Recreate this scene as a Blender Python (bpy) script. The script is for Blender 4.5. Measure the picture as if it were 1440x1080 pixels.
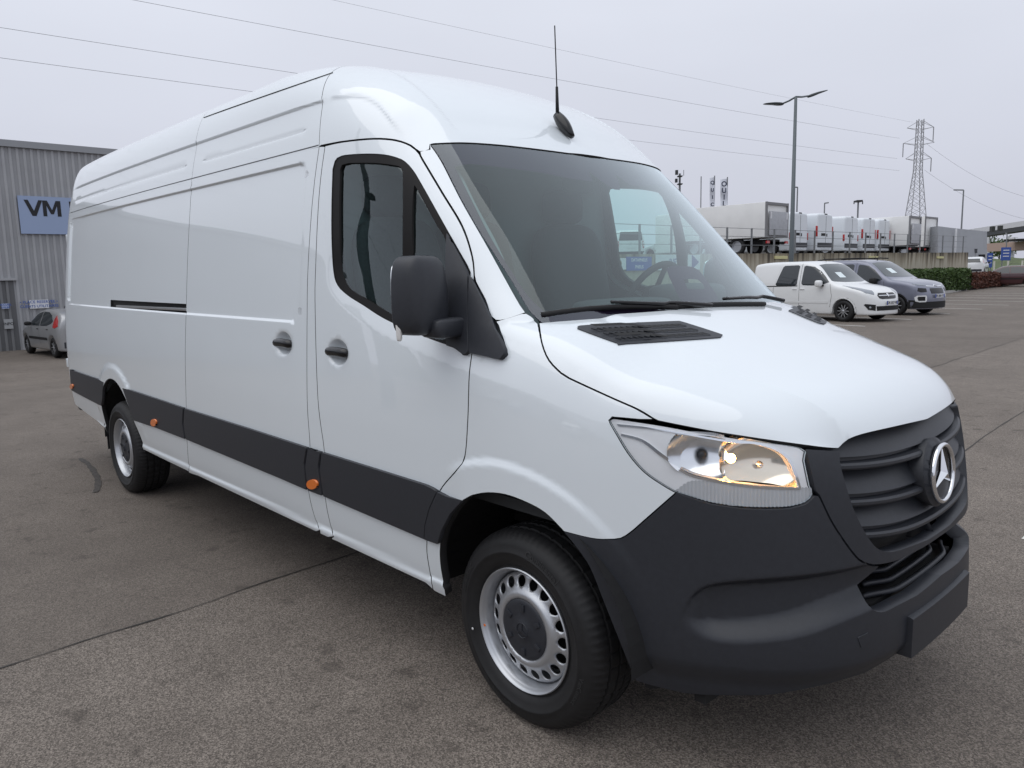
import bpy, bmesh, math, random
import numpy as np
from mathutils import Vector, Matrix
from mathutils.geometry import delaunay_2d_cdt
random.seed(7); rng = np.random.default_rng(7)
for o in list(bpy.data.objects): bpy.data.objects.remove(o)
SC = bpy.context.scene; COL = SC.collection
rad = math.radians
# ------------------------------------------------------------------ camera
# world axes are the van's: x forward, y to its left, z up, origin on the ground under its front axle
FPX = 1075.72; CAM = np.array([1.8339, -2.6558, 1.5695]); YAW, PITCH, ROLL = 2.3938, .1410, .0228
def cam_axes():
    cy, sy, cp, sp = math.cos(YAW), math.sin(YAW), math.cos(PITCH), math.sin(PITCH)
    fw = np.array([cy*cp, sy*cp, -sp]); rt = np.array([sy, -cy, 0.]); dn = np.cross(fw, rt)
    c, s = math.cos(ROLL), math.sin(ROLL)
    return c*rt+s*dn, -s*rt+c*dn, fw
RT, DN, FW = cam_axes()
cd = bpy.data.cameras.new('camera'); cam = bpy.data.objects.new('camera', cd); COL.objects.link(cam)
cd.sensor_fit = 'HORIZONTAL'; cd.sensor_width = 36.; cd.lens = FPX/1440*36; cd.clip_start = .05; cd.clip_end = 3000
cam.matrix_world = Matrix([[RT[i], -DN[i], -FW[i], CAM[i]] for i in range(3)]+[[0, 0, 0, 1]])
SC.camera = cam
SC.render.resolution_x = 1024; SC.render.resolution_y = 768
# ------------------------------------------------------------------ world: overcast sky
SUN_EL, SUN_AZ = rad(68), rad(258)          # azimuth measured from +x towards +y
wd = bpy.data.worlds.new('World'); SC.world = wd; wd.use_nodes = True
nt = wd.node_tree; nt.nodes.clear()
out = nt.nodes.new('ShaderNodeOutputWorld'); bg = nt.nodes.new('ShaderNodeBackground'); bg.inputs['Strength'].default_value = .1
sky = nt.nodes.new('ShaderNodeTexSky'); sky.sky_type = 'NISHITA'; sky.sun_disc = False
sky.sun_elevation = SUN_EL; sky.sun_rotation = math.pi/2-SUN_AZ
sky.dust_density = 4; sky.air_density = 1.2
tc = nt.nodes.new('ShaderNodeTexCoord'); sp = nt.nodes.new('ShaderNodeSeparateXYZ')
cr = nt.nodes.new('ShaderNodeValToRGB')
cr.color_ramp.elements[0].position = .0; cr.color_ramp.elements[0].color = (.53, .545, .635, 1)
cr.color_ramp.elements[1].position = 1.; cr.color_ramp.elements[1].color = (.80, .845, .92, 1)
e = cr.color_ramp.elements.new(.30); e.color = (.70, .727, .812, 1)
ns = nt.nodes.new('ShaderNodeTexNoise'); ns.inputs['Scale'].default_value = 2.2; ns.inputs['Detail'].default_value = 4
mp = nt.nodes.new('ShaderNodeMapping'); mp.inputs['Scale'].default_value = (1, 1, 3.)
mr = nt.nodes.new('ShaderNodeMapRange'); mr.inputs['To Min'].default_value = 9.3; mr.inputs['To Max'].default_value = 10.7
vm = nt.nodes.new('ShaderNodeVectorMath'); vm.operation = 'SCALE'
mx = nt.nodes.new('ShaderNodeMix'); mx.data_type = 'RGBA'; mx.inputs['Factor'].default_value = .93
L = nt.links.new
L(tc.outputs['Generated'], sp.inputs[0]); L(sp.outputs['Z'], cr.inputs[0])
L(tc.outputs['Generated'], mp.inputs[0]); L(mp.outputs[0], ns.inputs['Vector']); L(ns.outputs[0], mr.inputs[0])
L(cr.outputs[0], vm.inputs[0]); L(mr.outputs[0], vm.inputs['Scale'])
L(sky.outputs[0], mx.inputs['A']); L(vm.outputs[0], mx.inputs['B']); L(mx.outputs['Result'], bg.inputs[0]); L(bg.outputs[0], out.inputs[0])
sl = bpy.data.lights.new('sun', 'SUN'); sl.energy = .95; sl.angle = rad(74); sl.color = (1, .985, .96)
so = bpy.data.objects.new('sun', sl); COL.objects.link(so)
sd = Vector((math.cos(SUN_EL)*math.cos(SUN_AZ), math.cos(SUN_EL)*math.sin(SUN_AZ), math.sin(SUN_EL)))
so.rotation_euler = sd.to_track_quat('Z', 'Y').to_euler(); so.location = (0, -30, 60)
vs = SC.view_settings; vs.view_transform = 'Standard'; vs.look = 'None'; vs.exposure = .14; vs.gamma = 1; vs.use_curve_mapping = False
# ------------------------------------------------------------------ materials
MATS = {}
def mat(name, col, rough=.5, metal=0., coat=0., spec=.5, noise=None, bump=None, emit=None, trans=0., coatr=.03, coati=1.5):
    """noise=(scale, amount[, detail]) mottles the colour; bump=(scale, strength, distance)"""
    if name in MATS: return MATS[name]
    m = bpy.data.materials.new(name); m.use_nodes = True; t = m.node_tree; b = t.nodes['Principled BSDF']
    c = (*col, 1); b.inputs['Base Color'].default_value = c; b.inputs['Roughness'].default_value = rough
    b.inputs['Metallic'].default_value = metal; b.inputs['Coat Weight'].default_value = coat; b.inputs['Coat Roughness'].default_value = coatr
    b.inputs['Specular IOR Level'].default_value = spec; b.inputs['Transmission Weight'].default_value = trans
    if emit: b.inputs['Emission Color'].default_value = (*emit[:3], 1); b.inputs['Emission Strength'].default_value = emit[3]
    ge = t.nodes.new('ShaderNodeNewGeometry')
    if noise:
        n = t.nodes.new('ShaderNodeTexNoise'); n.inputs['Scale'].default_value = noise[0]; n.inputs['Detail'].default_value = noise[2] if len(noise) > 2 else 5
        r = t.nodes.new('ShaderNodeMapRange'); r.inputs['From Min'].default_value = .3; r.inputs['From Max'].default_value = .7
        r.inputs['To Min'].default_value = 1-noise[1]; r.inputs['To Max'].default_value = 1+noise[1]
        v = t.nodes.new('ShaderNodeVectorMath'); v.operation = 'SCALE'; v.inputs[0].default_value = col
        t.links.new(ge.outputs['Position'], n.inputs['Vector']); t.links.new(n.outputs[0], r.inputs[0]); t.links.new(r.outputs[0], v.inputs['Scale']); t.links.new(v.outputs[0], b.inputs['Base Color'])
    if bump:
        n = t.nodes.new('ShaderNodeTexNoise'); n.inputs['Scale'].default_value = bump[0]; n.inputs['Detail'].default_value = 3
        u = t.nodes.new('ShaderNodeBump'); u.inputs['Strength'].default_value = bump[1]; u.inputs['Distance'].default_value = bump[2]
        t.links.new(ge.outputs['Position'], n.inputs['Vector']); t.links.new(n.outputs[0], u.inputs['Height']); t.links.new(u.outputs[0], b.inputs['Normal'])
    b.inputs['Coat IOR'].default_value = coati
    MATS[name] = m; return m
def glass(name, tint, boost=1.9, rough=.0, ior=1.48):
    """a thin pane: clear tinted transmission plus Fresnel reflection of both faces"""
    m = bpy.data.materials.new(name); m.use_nodes = True; t = m.node_tree; t.nodes.clear()
    o = t.nodes.new('ShaderNodeOutputMaterial'); a = t.nodes.new('ShaderNodeBsdfTransparent'); a.inputs[0].default_value = (*tint, 1)
    g = t.nodes.new('ShaderNodeBsdfGlossy'); g.inputs['Roughness'].default_value = rough; g.inputs[0].default_value = (.90, .985, 1, 1)
    f = t.nodes.new('ShaderNodeFresnel'); ge = t.nodes.new('ShaderNodeNewGeometry')      # same reflectance from either side of the pane
    mi = t.nodes.new('ShaderNodeMapRange'); mi.inputs['To Min'].default_value = ior; mi.inputs['To Max'].default_value = 1/ior; t.links.new(ge.outputs['Backfacing'], mi.inputs[0]); t.links.new(mi.outputs[0], f.inputs['IOR'])
    k = t.nodes.new('ShaderNodeMath'); k.operation = 'MULTIPLY'; k.inputs[1].default_value = boost; k.use_clamp = True
    x = t.nodes.new('ShaderNodeMixShader')
    t.links.new(f.outputs[0], k.inputs[0]); t.links.new(k.outputs[0], x.inputs[0]); t.links.new(a.outputs[0], x.inputs[1]); t.links.new(g.outputs[0], x.inputs[2]); t.links.new(x.outputs[0], o.inputs[0])
    MATS[name] = m; return m
M_PAINT = mat('white_paint', (.762, .815, .852), .32, coat=1., coatr=.015, coati=1.72, noise=(1.3, .012, 3))
M_PLAST = mat('grey_plastic', (.0235, .026, .033), .46, noise=(60, .08, 4), bump=(900, .10, .0006))
M_GLOSSB = mat('gloss_black', (.006, .006, .007), .18)
M_SEAL = mat('window_seal', (.007, .006, .006), .5, spec=.2)
M_BLACK = mat('matt_black', (.008, .008, .009), .75)
M_RUBBER = mat('rubber', (.0085, .0085, .0095), .62, noise=(35, .2, 5))
M_RIM = mat('wheel_silver', (.50, .515, .54), .38, metal=.75)
M_CHROME = mat('chrome', (.82, .83, .85), .07, metal=1.)
M_REFL = mat('reflector', (.83, .84, .86), .16, metal=1.)
M_SILVER = mat('lamp_silver', (.90, .905, .92), .25, metal=.1, coat=.4)
M_AMBER = mat('amber', (.75, .17, .01), .25, coat=.6)
M_ALU = mat('aluminium', (.48, .49, .50), .35, metal=.8)
M_FRIT = mat('frit', (.040, .018, .040), .6, spec=.0)
M_TRIM = mat('cabin_trim', (.030, .033, .036), .7)
M_TRIML = mat('cabin_liner', (.16, .18, .19), .8)
M_SEAT = mat('seat_cloth', (.020, .023, .027), .9, noise=(90, .3))
G_WS = glass('windscreen_glass', (.74, .94, .92), 2.1)
G_DOOR = glass('door_glass', (.68, .84, .82), 1.6)
G_LENS = glass('lens_glass', (.96, .97, .98), 1.2)
G_DARK = mat('dark_glass', (.012, .016, .02), .04, coat=.5)
M_STEELD = mat('dark_steel', (.05, .052, .055), .5, metal=.5)
# ------------------------------------------------------------------ object helpers
def link(o, parent=None):
    COL.objects.link(o)
    if parent is not None: o.parent = parent
    return o
def tag(o, label=None, cat=None, group=None, kind=None):
    if label: o['label'] = label
    if cat: o['category'] = cat
    if group: o['group'] = group
    if kind: o['kind'] = kind
    return o
def thing(name, label, cat, loc=(0, 0, 0), rz=0., group=None):
    o = bpy.data.objects.new(name, None); o.empty_display_size = .2; link(o); o.location = loc; o.rotation_euler = (0, 0, rz)
    return tag(o, label, cat, group)
def mesh(name, V, F, m, parent=None, N=None, smooth=True, loc=None):
    me = bpy.data.meshes.new(name); me.from_pydata([tuple(map(float, v)) for v in V], [], [tuple(map(int, f)) for f in F])
    if m is not None: me.materials.append(m)
    me.update()
    if smooth: me.polygons.foreach_set('use_smooth', [True]*len(me.polygons))
    if N is not None: me.normals_split_custom_set_from_vertices([tuple(map(float, n)) for n in N])
    o = bpy.data.objects.new(name, me); link(o, parent)
    if loc is not None: o.location = loc
    return o
class MB:
    """collects simple solids, builds ONE mesh object"""
    def __init__(s): s.V = []; s.F = []
    def add(s, V, F):
        b = len(s.V); s.V += [tuple(map(float, v)) for v in V]; s.F += [tuple(int(i)+b for i in f) for f in F]; return s
    def box(s, c, d, R=None, taper=1.):
        c = np.array(c, float); d = np.array(d, float)/2
        P = np.array([[x, y, z] for z in (-1, 1) for y in (-1, 1) for x in (-1, 1)], float)
        P[:, :2] *= np.where(P[:, 2:] > 0, taper, 1.); P = P*d
        if R is not None: P = P@np.array(R).T
        return s.add(P+c, [(0, 2, 3, 1), (4, 5, 7, 6), (0, 1, 5, 4), (2, 6, 7, 3), (0, 4, 6, 2), (1, 3, 7, 5)])
    def tube(s, pts, r, n=10, cap=True):
        pts = np.array(pts, float); r = np.broadcast_to(np.array(r, float), (len(pts),)); V = []; F = []
        up = np.array([0, 0, 1.]); prev = None
        for i in range(len(pts)):
            t = pts[min(i+1, len(pts)-1)]-pts[max(i-1, 0)]; t = t/(np.linalg.norm(t)+1e-12)
            a = prev if prev is not None else (up if abs(t[2]) < .9 else np.array([1., 0, 0]))
            u = a-t*(a@t); u /= np.linalg.norm(u)+1e-12; prev = u; v = np.cross(t, u)
            for k in range(n):
                q = 2*math.pi*k/n; V.append(pts[i]+r[i]*(math.cos(q)*u+math.sin(q)*v))
        for i in range(len(pts)-1):
            for k in range(n): F.append((i*n+k, i*n+(k+1) % n, (i+1)*n+(k+1) % n, (i+1)*n+k))
        if cap: F += [tuple(range(n-1, -1, -1)), tuple(range((len(pts)-1)*n, len(pts)*n))]
        return s.add(V, F)
    def prism(s, poly, axis, a, b):
        """extrude a 2D polygon between a and b along an axis (0 x, 1 y, 2 z)"""
        n = len(poly); V = []
        for t in (a, b):
            for p in poly:
                q = list(p); q.insert(axis, t); V.append(q)
        ar = sum(poly[i][0]*poly[(i+1) % n][1]-poly[(i+1) % n][0]*poly[i][1] for i in range(n))
        F = [tuple(range(n)), tuple(range(2*n-1, n-1, -1))]+[(i, i+n, (i+1) % n+n, (i+1) % n) for i in range(n)]
        if (ar > 0) != (axis == 1) ^ (b < a): F = [f[::-1] for f in F]
        return s.add(V, F)
    def lathe(s, prof, c, axis=1, n=48, closed=False):
        """prof: (radius, offset along axis)"""
        V = []; F = []; m = len(prof)
        for i in range(n):
            q = 2*math.pi*i/n
            for r, h in prof:
                p = [r*math.cos(q), r*math.sin(q)]; p.insert(axis, h); V.append(np.array(p)+np.array(c))
        for i in range(n):
            for k in range(m if closed else m-1):
                F.append((i*m+k, ((i+1) % n)*m+k, ((i+1) % n)*m+(k+1) % m, i*m+(k+1) % m))
        return s.add(V, F)
    def build(s, name, m, parent=None, smooth=False, bevel=0., loc=None, auto=None, fix=True):
        o = mesh(name, s.V, s.F, m, parent, smooth=smooth or bool(bevel) or bool(auto), loc=loc)
        if fix or bevel:
            bm = bmesh.new(); bm.from_mesh(o.data)
            bmesh.ops.recalc_face_normals(bm, faces=bm.faces)
            if bevel:
                es = [e for e in bm.edges if len(e.link_faces) == 2 and e.calc_face_angle() > .5]
                bmesh.ops.bevel(bm, geom=es, offset=bevel, segments=2, profile=.6, affect='EDGES', clamp_overlap=True)
            if bevel or auto:
                for e in bm.edges:
                    e.smooth = not (len(e.link_faces) == 2 and e.calc_face_angle() > rad(auto or 40))
            bm.to_mesh(o.data); bm.free()
        return o
def copy_tree(o, parent=None):
    c = o.copy(); COL.objects.link(c); c.parent = parent
    for ch in list(o.children): copy_tree(ch, c)
    return c
def rotz(a): c, s = math.cos(a), math.sin(a); return np.array([[c, -s, 0], [s, c, 0], [0, 0, 1]])
def rotx(a): c, s = math.cos(a), math.sin(a); return np.array([[1, 0, 0], [0, c, -s], [0, s, c]])
def roty(a): c, s = math.cos(a), math.sin(a); return np.array([[c, 0, s], [0, 1, 0], [-s, 0, c]])
def text(name, body, size, m, parent=None, M=None, ext=.003, bold=0., align='CENTER', sx=1., space=1.):
    cu = bpy.data.curves.new(name, 'FONT'); cu.body = body; cu.size = size; cu.extrude = ext; cu.offset = bold; cu.align_x = align; cu.align_y = 'CENTER'; cu.space_character = space
    o = bpy.data.objects.new(name, cu); COL.objects.link(o)
    dg = bpy.context.evaluated_depsgraph_get(); me = bpy.data.meshes.new_from_object(o.evaluated_get(dg)); bpy.data.objects.remove(o)
    V = np.array([v.co[:] for v in me.vertices])*[sx, 1, 1] if len(me.vertices) else np.zeros((0, 3)); F = [tuple(p.vertices) for p in me.polygons]
    if M is not None: V = V@np.array(M[0]).T+np.array(M[1])
    return mesh(name, V, F, m, parent, smooth=False)
# pixel of the 1440x1080 photograph -> ray; with a known depth, height or plane -> point
def ray(u, v): return (u-720)/FPX*RT+(v-540)/FPX*DN+FW
def at(u, v, d): return CAM+ray(u, v)*d
def gnd(u, v, z=0.): r = ray(u, v); return CAM+r*((z-CAM[2])/r[2])
def onx(u, v, x): r = ray(u, v); return CAM+r*((x-CAM[0])/r[0])
def ony(u, v, y): r = ray(u, v); return CAM+r*((y-CAM[1])/r[1])
# ------------------------------------------------------------------ smooth surfaces given as implicit functions
def pch(xs, ys, ext=.6):
    xs = np.array(xs, float); ys = np.array(ys, float); h = np.diff(xs); d = np.diff(ys)/h; m = np.zeros_like(ys)
    for i in range(1, len(xs)-1):
        if d[i-1]*d[i] > 0:
            w1 = 2*h[i]+h[i-1]; w2 = h[i]+2*h[i-1]; m[i] = (w1+w2)/(w1/d[i-1]+w2/d[i])
    m[0] = d[0]; m[-1] = d[-1]
    T = np.linspace(xs[0]-ext, xs[-1]+ext, 30000); i = np.clip(np.searchsorted(xs, T)-1, 0, len(xs)-2)
    t = (T-xs[i])/h[i]; c = np.clip(t, 0, 1)
    a = (1+2*c)*(1-c)**2*ys[i]+c*(1-c)**2*h[i]*m[i]+c*c*(3-2*c)*ys[i+1]+c*c*(c-1)*h[i]*m[i+1]
    a += np.where(t < 0, m[i]*h[i]*t, np.where(t > 1, m[i+1]*h[i]*(t-1), 0))
    g = np.gradient(a, T)
    f = lambda x: np.interp(x, T, a)
    f.d = lambda x: np.interp(x, T, g)
    return f
def smax(a, b, k):
    h = np.maximum(k-np.abs(a-b), 0)/k
    return np.maximum(a, b)+h*h*h*k/6.
def ss(a, b, x):
    t = np.clip((x-a)/(b-a), 0, 1); return t*t*(3-2*t)
def to2d(mode, P):
    x, y, z = P[:, 0], P[:, 1], P[:, 2]
    if mode == 'side': return np.stack([x, z], 1)
    if mode in ('front', 'rear'): return np.stack([y, z], 1)
    if mode == 'top': return np.stack([x, y], 1)
    if mode == 'cyl': return np.stack([np.arctan2(-y, x)*.95, z], 1)
    if mode == 'rad': return np.stack([x, np.arctan2(-y, z-1.45)*1.15], 1)
    if mode == 'tilt': return np.stack([y, -.866*x+.5*z], 1)
def rays_of(mode, A):
    a, b = A[:, 0], A[:, 1]; o = np.zeros_like(a); e = np.ones_like(a)
    if mode == 'side': return np.stack([a, o-1.6, b], 1), np.stack([o, e, o], 1)
    if mode == 'front': return np.stack([o+4.0, a, b], 1), np.stack([-e, o, o], 1)
    if mode == 'rear': return np.stack([o-7.5, a, b], 1), np.stack([e, o, o], 1)
    if mode == 'top': return np.stack([a, b, o+3.2], 1), np.stack([o, o, -e], 1)
    if mode == 'cyl': q = a/.95; return np.stack([2*np.cos(q), -2*np.sin(q), b], 1), np.stack([-np.cos(q), np.sin(q), o], 1)
    if mode == 'rad': q = b/1.15; return np.stack([a, -2.2*np.sin(q), 1.45+2.2*np.cos(q)], 1), np.stack([o, np.sin(q), -np.cos(q)], 1)
    if mode == 'tilt': return np.stack([-.866*b+.5*2.6, a, .5*b+.866*2.6], 1), np.stack([o-.5, o, o-.866], 1)
def trace(fn, O, D, n=60):
    P = O.copy(); act = np.arange(len(P)); pre = getattr(fn, 'pre', None)
    if pre is not None: P = trace(pre, O, D, 30); n = 26
    for i in range(n):
        Q = P[act]; f = fn(Q[:, 0], Q[:, 1], Q[:, 2]); P[act] = Q+D[act]*(np.clip(f, -.3, .6)*.88)[:, None]
        act = act[np.abs(f) > 4e-6]
        if not len(act): break
    return P
def grad(fn, P, e=.0015):
    k = np.array([[1, -1, -1], [-1, -1, 1], [-1, 1, -1], [1, 1, 1]], float); g = 0
    for q in k:
        X = P+q*e; g = g+q*fn(X[:, 0], X[:, 1], X[:, 2])[:, None]
    return g/(np.linalg.norm(g, axis=1, keepdims=True)+1e-12)
def inpoly(P, Q):
    P = np.asarray(P, float); Q = np.asarray(Q, float); o = np.argsort(P[:, 1], kind='stable'); x = P[o, 0]; y = P[o, 1]; r = np.zeros(len(P), bool); A, B = Q, np.roll(Q, -1, 0)
    i0 = np.searchsorted(y, np.minimum(A[:, 1], B[:, 1]), 'left'); i1 = np.searchsorted(y, np.maximum(A[:, 1], B[:, 1]), 'left')
    for (x1, y1), (x2, y2), a, b in zip(A, B, i0, i1):
        if b > a: r[a:b] ^= x[a:b] < (x2-x1)*(y[a:b]-y1)/(y2-y1)+x1
    R = np.empty(len(P), bool); R[o] = r
    return R
def resamp(Q, h):
    R = []
    for i in range(len(Q)):
        a, b = Q[i], Q[(i+1) % len(Q)]; d = np.linalg.norm(b-a); n = max(1, int(round(d/h)))
        if d < 1e-5: continue
        for k in range(n): R.append(a+(b-a)*k/n)
    return np.array(R)
def inset(Q, d):
    n = len(Q); A = .5*sum(Q[i][0]*Q[(i+1) % n][1]-Q[(i+1) % n][0]*Q[i][1] for i in range(n)); s = 1 if A > 0 else -1
    R = []
    for i in range(n):
        e1 = Q[i]-Q[i-1]; e2 = Q[(i+1) % n]-Q[i]; e1 = e1/(np.linalg.norm(e1)+1e-12); e2 = e2/(np.linalg.norm(e2)+1e-12)
        n1 = s*np.array([-e1[1], e1[0]]); n2 = s*np.array([-e2[1], e2[0]])
        R.append(Q[i]+d*(n1+n2)/max(.35, 1+n1@n2))
    return np.array(R)
def crom(pts, step, closed=False):
    """Catmull-Rom through points, resampled about every step"""
    P = [np.array(p, float) for p in pts]; R = []; n = len(P)
    for i in range(n if closed else n-1):
        p0 = P[i-1] if (i or closed) else P[0]; p1 = P[i]; p2 = P[(i+1) % n]; p3 = P[(i+2) % n] if (closed or i+2 < n) else P[-1]
        m = max(1, int(np.linalg.norm(p2-p1)/step))
        for k in range(m):
            t = k/m; R.append(.5*((2*p1)+(p2-p0)*t+(2*p0-5*p1+4*p2-p3)*t*t+(3*p1-p0-3*p2+p3)*t**3))
    if not closed: R.append(P[-1])
    return np.array(R)
def cdt(loops, h, feats=()):
    """triangulate the region inside loops[0] and outside the other loops, with a grid of spacing h"""
    V = []; E = []; b = 0
    for Q in loops:
        V += list(Q); E += [(b+i, b+(i+1) % len(Q)) for i in range(len(Q))]; b += len(Q)
    for Q in feats:
        Q = [q for q, k in zip(Q, inpoly(np.array(Q), loops[0])) if k]
        if len(Q) > 1: V += Q; E += [(b+i, b+i+1) for i in range(len(Q)-1)]; b += len(Q)
    Bd = np.array(V); lo = Bd.min(0); hi = Bd.max(0)
    gx = np.arange(lo[0]+h/2, hi[0], h); gy = np.arange(lo[1]+h/2, hi[1], h)
    G = np.stack(np.meshgrid(gx, gy), -1).reshape(-1, 2)
    ok = inpoly(G, loops[0])
    for Q in loops[1:]: ok &= ~inpoly(G, Q)
    G = G[ok]
    if len(G):
        # drop grid points hugging the outline, by hashing the outline points
        cells = {}
        for v in resamp_open(V, E, h*.5): cells.setdefault((int(v[0]//h), int(v[1]//h)), []).append(v)
        keep = []
        for g in G:
            ci, cj = int(g[0]//h), int(g[1]//h); good = True
            for i in (-1, 0, 1):
                for j in (-1, 0, 1):
                    for v in cells.get((ci+i, cj+j), ()):
                        if (v[0]-g[0])**2+(v[1]-g[1])**2 < (.45*h)**2: good = False; break
                    if not good: break
                if not good: break
            if good: keep.append(g)
        V = V+keep
    r = delaunay_2d_cdt([Vector((float(v[0]), float(v[1]))) for v in V], E, [], 0, 1e-7)
    P = np.array([(v.x, v.y) for v in r[0]]); T = np.array([f for f in r[2] if len(f) == 3])
    c = P[T].mean(1); ok = inpoly(c, loops[0])
    for Q in loops[1:]: ok &= ~inpoly(c, Q)
    return P, T[ok]
def resamp_open(V, E, h):
    for a, b in E:
        A = V[a]; B = V[b]; d = math.hypot(B[0]-A[0], B[1]-A[1]); n = max(1, int(d/h))
        for k in range(n): yield (A[0]+(B[0]-A[0])*k/n, A[1]+(B[1]-A[1])*k/n)
def patch(name, outline, mode, m, parent, fn, holes=(), h=.02, off=0., gap=.0025, rim=.02, feats=(), mirror=False, both=False, label=None, dual=False, hrim=None, rimmat='auto'):
    """a sheet of the surface fn=0 inside an outline (3D points near that surface), with turned-in edges; returns [objects]"""
    H = np.array(h if isinstance(h, tuple) else (h, h), float)
    loops = [resamp(inset(to2d(mode, np.asarray(outline, float)), gap)/H, .7)]
    for q in holes: loops.append(resamp(inset(to2d(mode, np.asarray(q, float)), -gap)/H, .7))
    P, T = cdt(loops, 1., [list(to2d(mode, np.asarray(q, float))/H) for q in feats]); P = P*H
    O, D = rays_of(mode, P); X = trace(fn, O, D); N = grad(fn, X)
    X = X+N*off
    tn = np.cross(X[T[:, 1]]-X[T[:, 0]], X[T[:, 2]]-X[T[:, 0]]); fl = (tn*N[T].mean(1)).sum(1) < 0
    T[fl] = T[fl][:, ::-1]
    V = list(X); NN = list(N); F = [tuple(t) for t in T]
    if rim:
        ed = {}
        for t in T:
            for a, b in ((t[0], t[1]), (t[1], t[2]), (t[2], t[0])):
                if (b, a) in ed: del ed[(b, a)]
                else: ed[(a, b)] = 1
        mp_ = {}
        nb = {}
        for a, b in ed:
            t = X[b]-X[a]; t = t/(np.linalg.norm(t)+1e-12); o = np.cross(t, N[a])
            nb[a] = nb.get(a, 0)+o; nb[b] = nb.get(b, 0)+o
        for a in nb:
            o = nb[a]/(np.linalg.norm(nb[a])+1e-12); mp_[a] = len(V)
            q = (o*.8+N[a]*.6)
            V += [X[a], X[a]-N[a]*rim+0*o]; NN += [q/np.linalg.norm(q), o]
        nface = len(F)
        for a, b in ed: F.append((mp_[b], mp_[a], mp_[a]+1, mp_[b]+1))
    V = np.array(V); NN = np.array(NN); res = []
    sides = [1, -1] if both else ([-1] if mirror else [1])
    for s in sides:
        k = np.array([1, s, 1]); o = mesh(name, V*k, F if s > 0 else [f[::-1] for f in F], m, parent, NN*k)
        if label: o['label'] = label
        if rim and m is M_PAINT:                 # turned-in flanges coloured black: the shade of the shut lines is painted on
            o.data.materials.append(M_BLACK); mi_ = np.zeros(len(F), np.int32); mi_[nface:] = 1; o.data.polygons.foreach_set('material_index', mi_)
        res.append(o)
    return res
# ================================================================== THE VAN
RAKE = .0075
prof = pch([.20, .33, .40, .50, .60, .80, .95, 1.1, 1.3, 1.45, 1.7, 1.9, 2.1, 2.2, 2.3, 2.4, 2.5, 2.7],
           [.88, .945, .970, .988, .998, 1.004, 1.003, .998, .984, .970, .942, .917, .885, .866, .842, .815, .782, .70])
taper = pch([-6.2, -5.9, -5, -4, -3, -1.3, -.6, 0, .4, .7, .95, 1.2], [.085, .068, .030, .008, 0, 0, .002, .006, .025, .07, .13, .21])
gtaper = pch([-1.8, -1.3, -.9, -.5, -.1, .3], [0, .0, .012, .035, .07, .11])
Zt = pch([-8, -6.2, -5.0, -3.0, -2.2, -1.85, -1.5, -1.2, -.95, -.70, -.52, -.3, 0, .19, .4],
         [2.645, 2.615, 2.620, 2.620, 2.622, 2.627, 2.602, 2.53, 2.427, 2.275, 2.115, 1.90, 1.60, 1.41, 1.2])
Zh = pch([-.4, 0, .2, .5, .75, .90, .97, 1.03, 1.1], [1.56, 1.472, 1.430, 1.340, 1.248, 1.195, 1.155, 1.09, 1.0])
Xn = pch([.1, .22, .32, .45, .6, .75, .9, 1.0, 1.1, 1.2], [.90, .965, 1.01, 1.03, 1.022, 1.01, .995, .98, .955, .91])
def base(x, y, z, cab=False):
    zb = z+RAKE*x; y2 = y*y
    fs = (np.abs(y)-(prof(zb)-taper(x)-ss(1.15, 1.75, zb)*gtaper(x)))*.97
    fs = smax(fs, (x-(Xn(z)-.12*y2-.65*y2*y2))*.9, .35)
    s = x+.24*y2
    fu = (zb-Zt(s)+.04*y2*ss(-.9, -1.6, x))/np.sqrt(1+Zt.d(s)**2)
    up = smax(smax(fs, fu, .22+.15*ss(-2., -1., x)-.12*ss(-1, -.4, x)), -(x+5.955), .22)
    if cab: return up
    s2 = x+.30*y2
    fh = (z-Zh(s2)+.05*y2*ss(.08, .40, x))/np.sqrt(1+Zh.d(s2)**2)
    return np.minimum(up, np.where(x < -1., 9., smax(fs, fh, .16)))
crz = pch([-6, -1.5, -1.28, -1.16, -1.07, -.98, -.90, -.82, -.75], [2.352, 2.352, 2.352, 2.346, 2.326, 2.285, 2.232, 2.17, 2.11], ext=1.5)
cr2 = pch([-1.25, -1.10, -.82, -.43, -.187, .108, .358, .6], [1.62, 1.48, 1.37, 1.281, 1.237, 1.18, 1.07, .95], ext=6)
bcr = pch([.2, .45, .57, .66, .74, .82, .9], [.60, .585, .565, .545, .52, .49, .46], ext=6)
bse = pch([.0, .19, .37, .49, .60, .72, .83, .90], [.90, .92, .885, .845, .79, .715, .604, .50], ext=6)
scU = pch([.0, .2, .541, .677, .775, .811, .836, .845], [.715, .715, .71, .70, .679, .655, .583, .53])
scL = pch([0, .284, .503, .681, .788, .832, .845], [.585, .581, .556, .505, .486, .507, .53])
def base_up(x, y, z): return base(x, y, z, True)     # the cab without the bonnet
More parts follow.
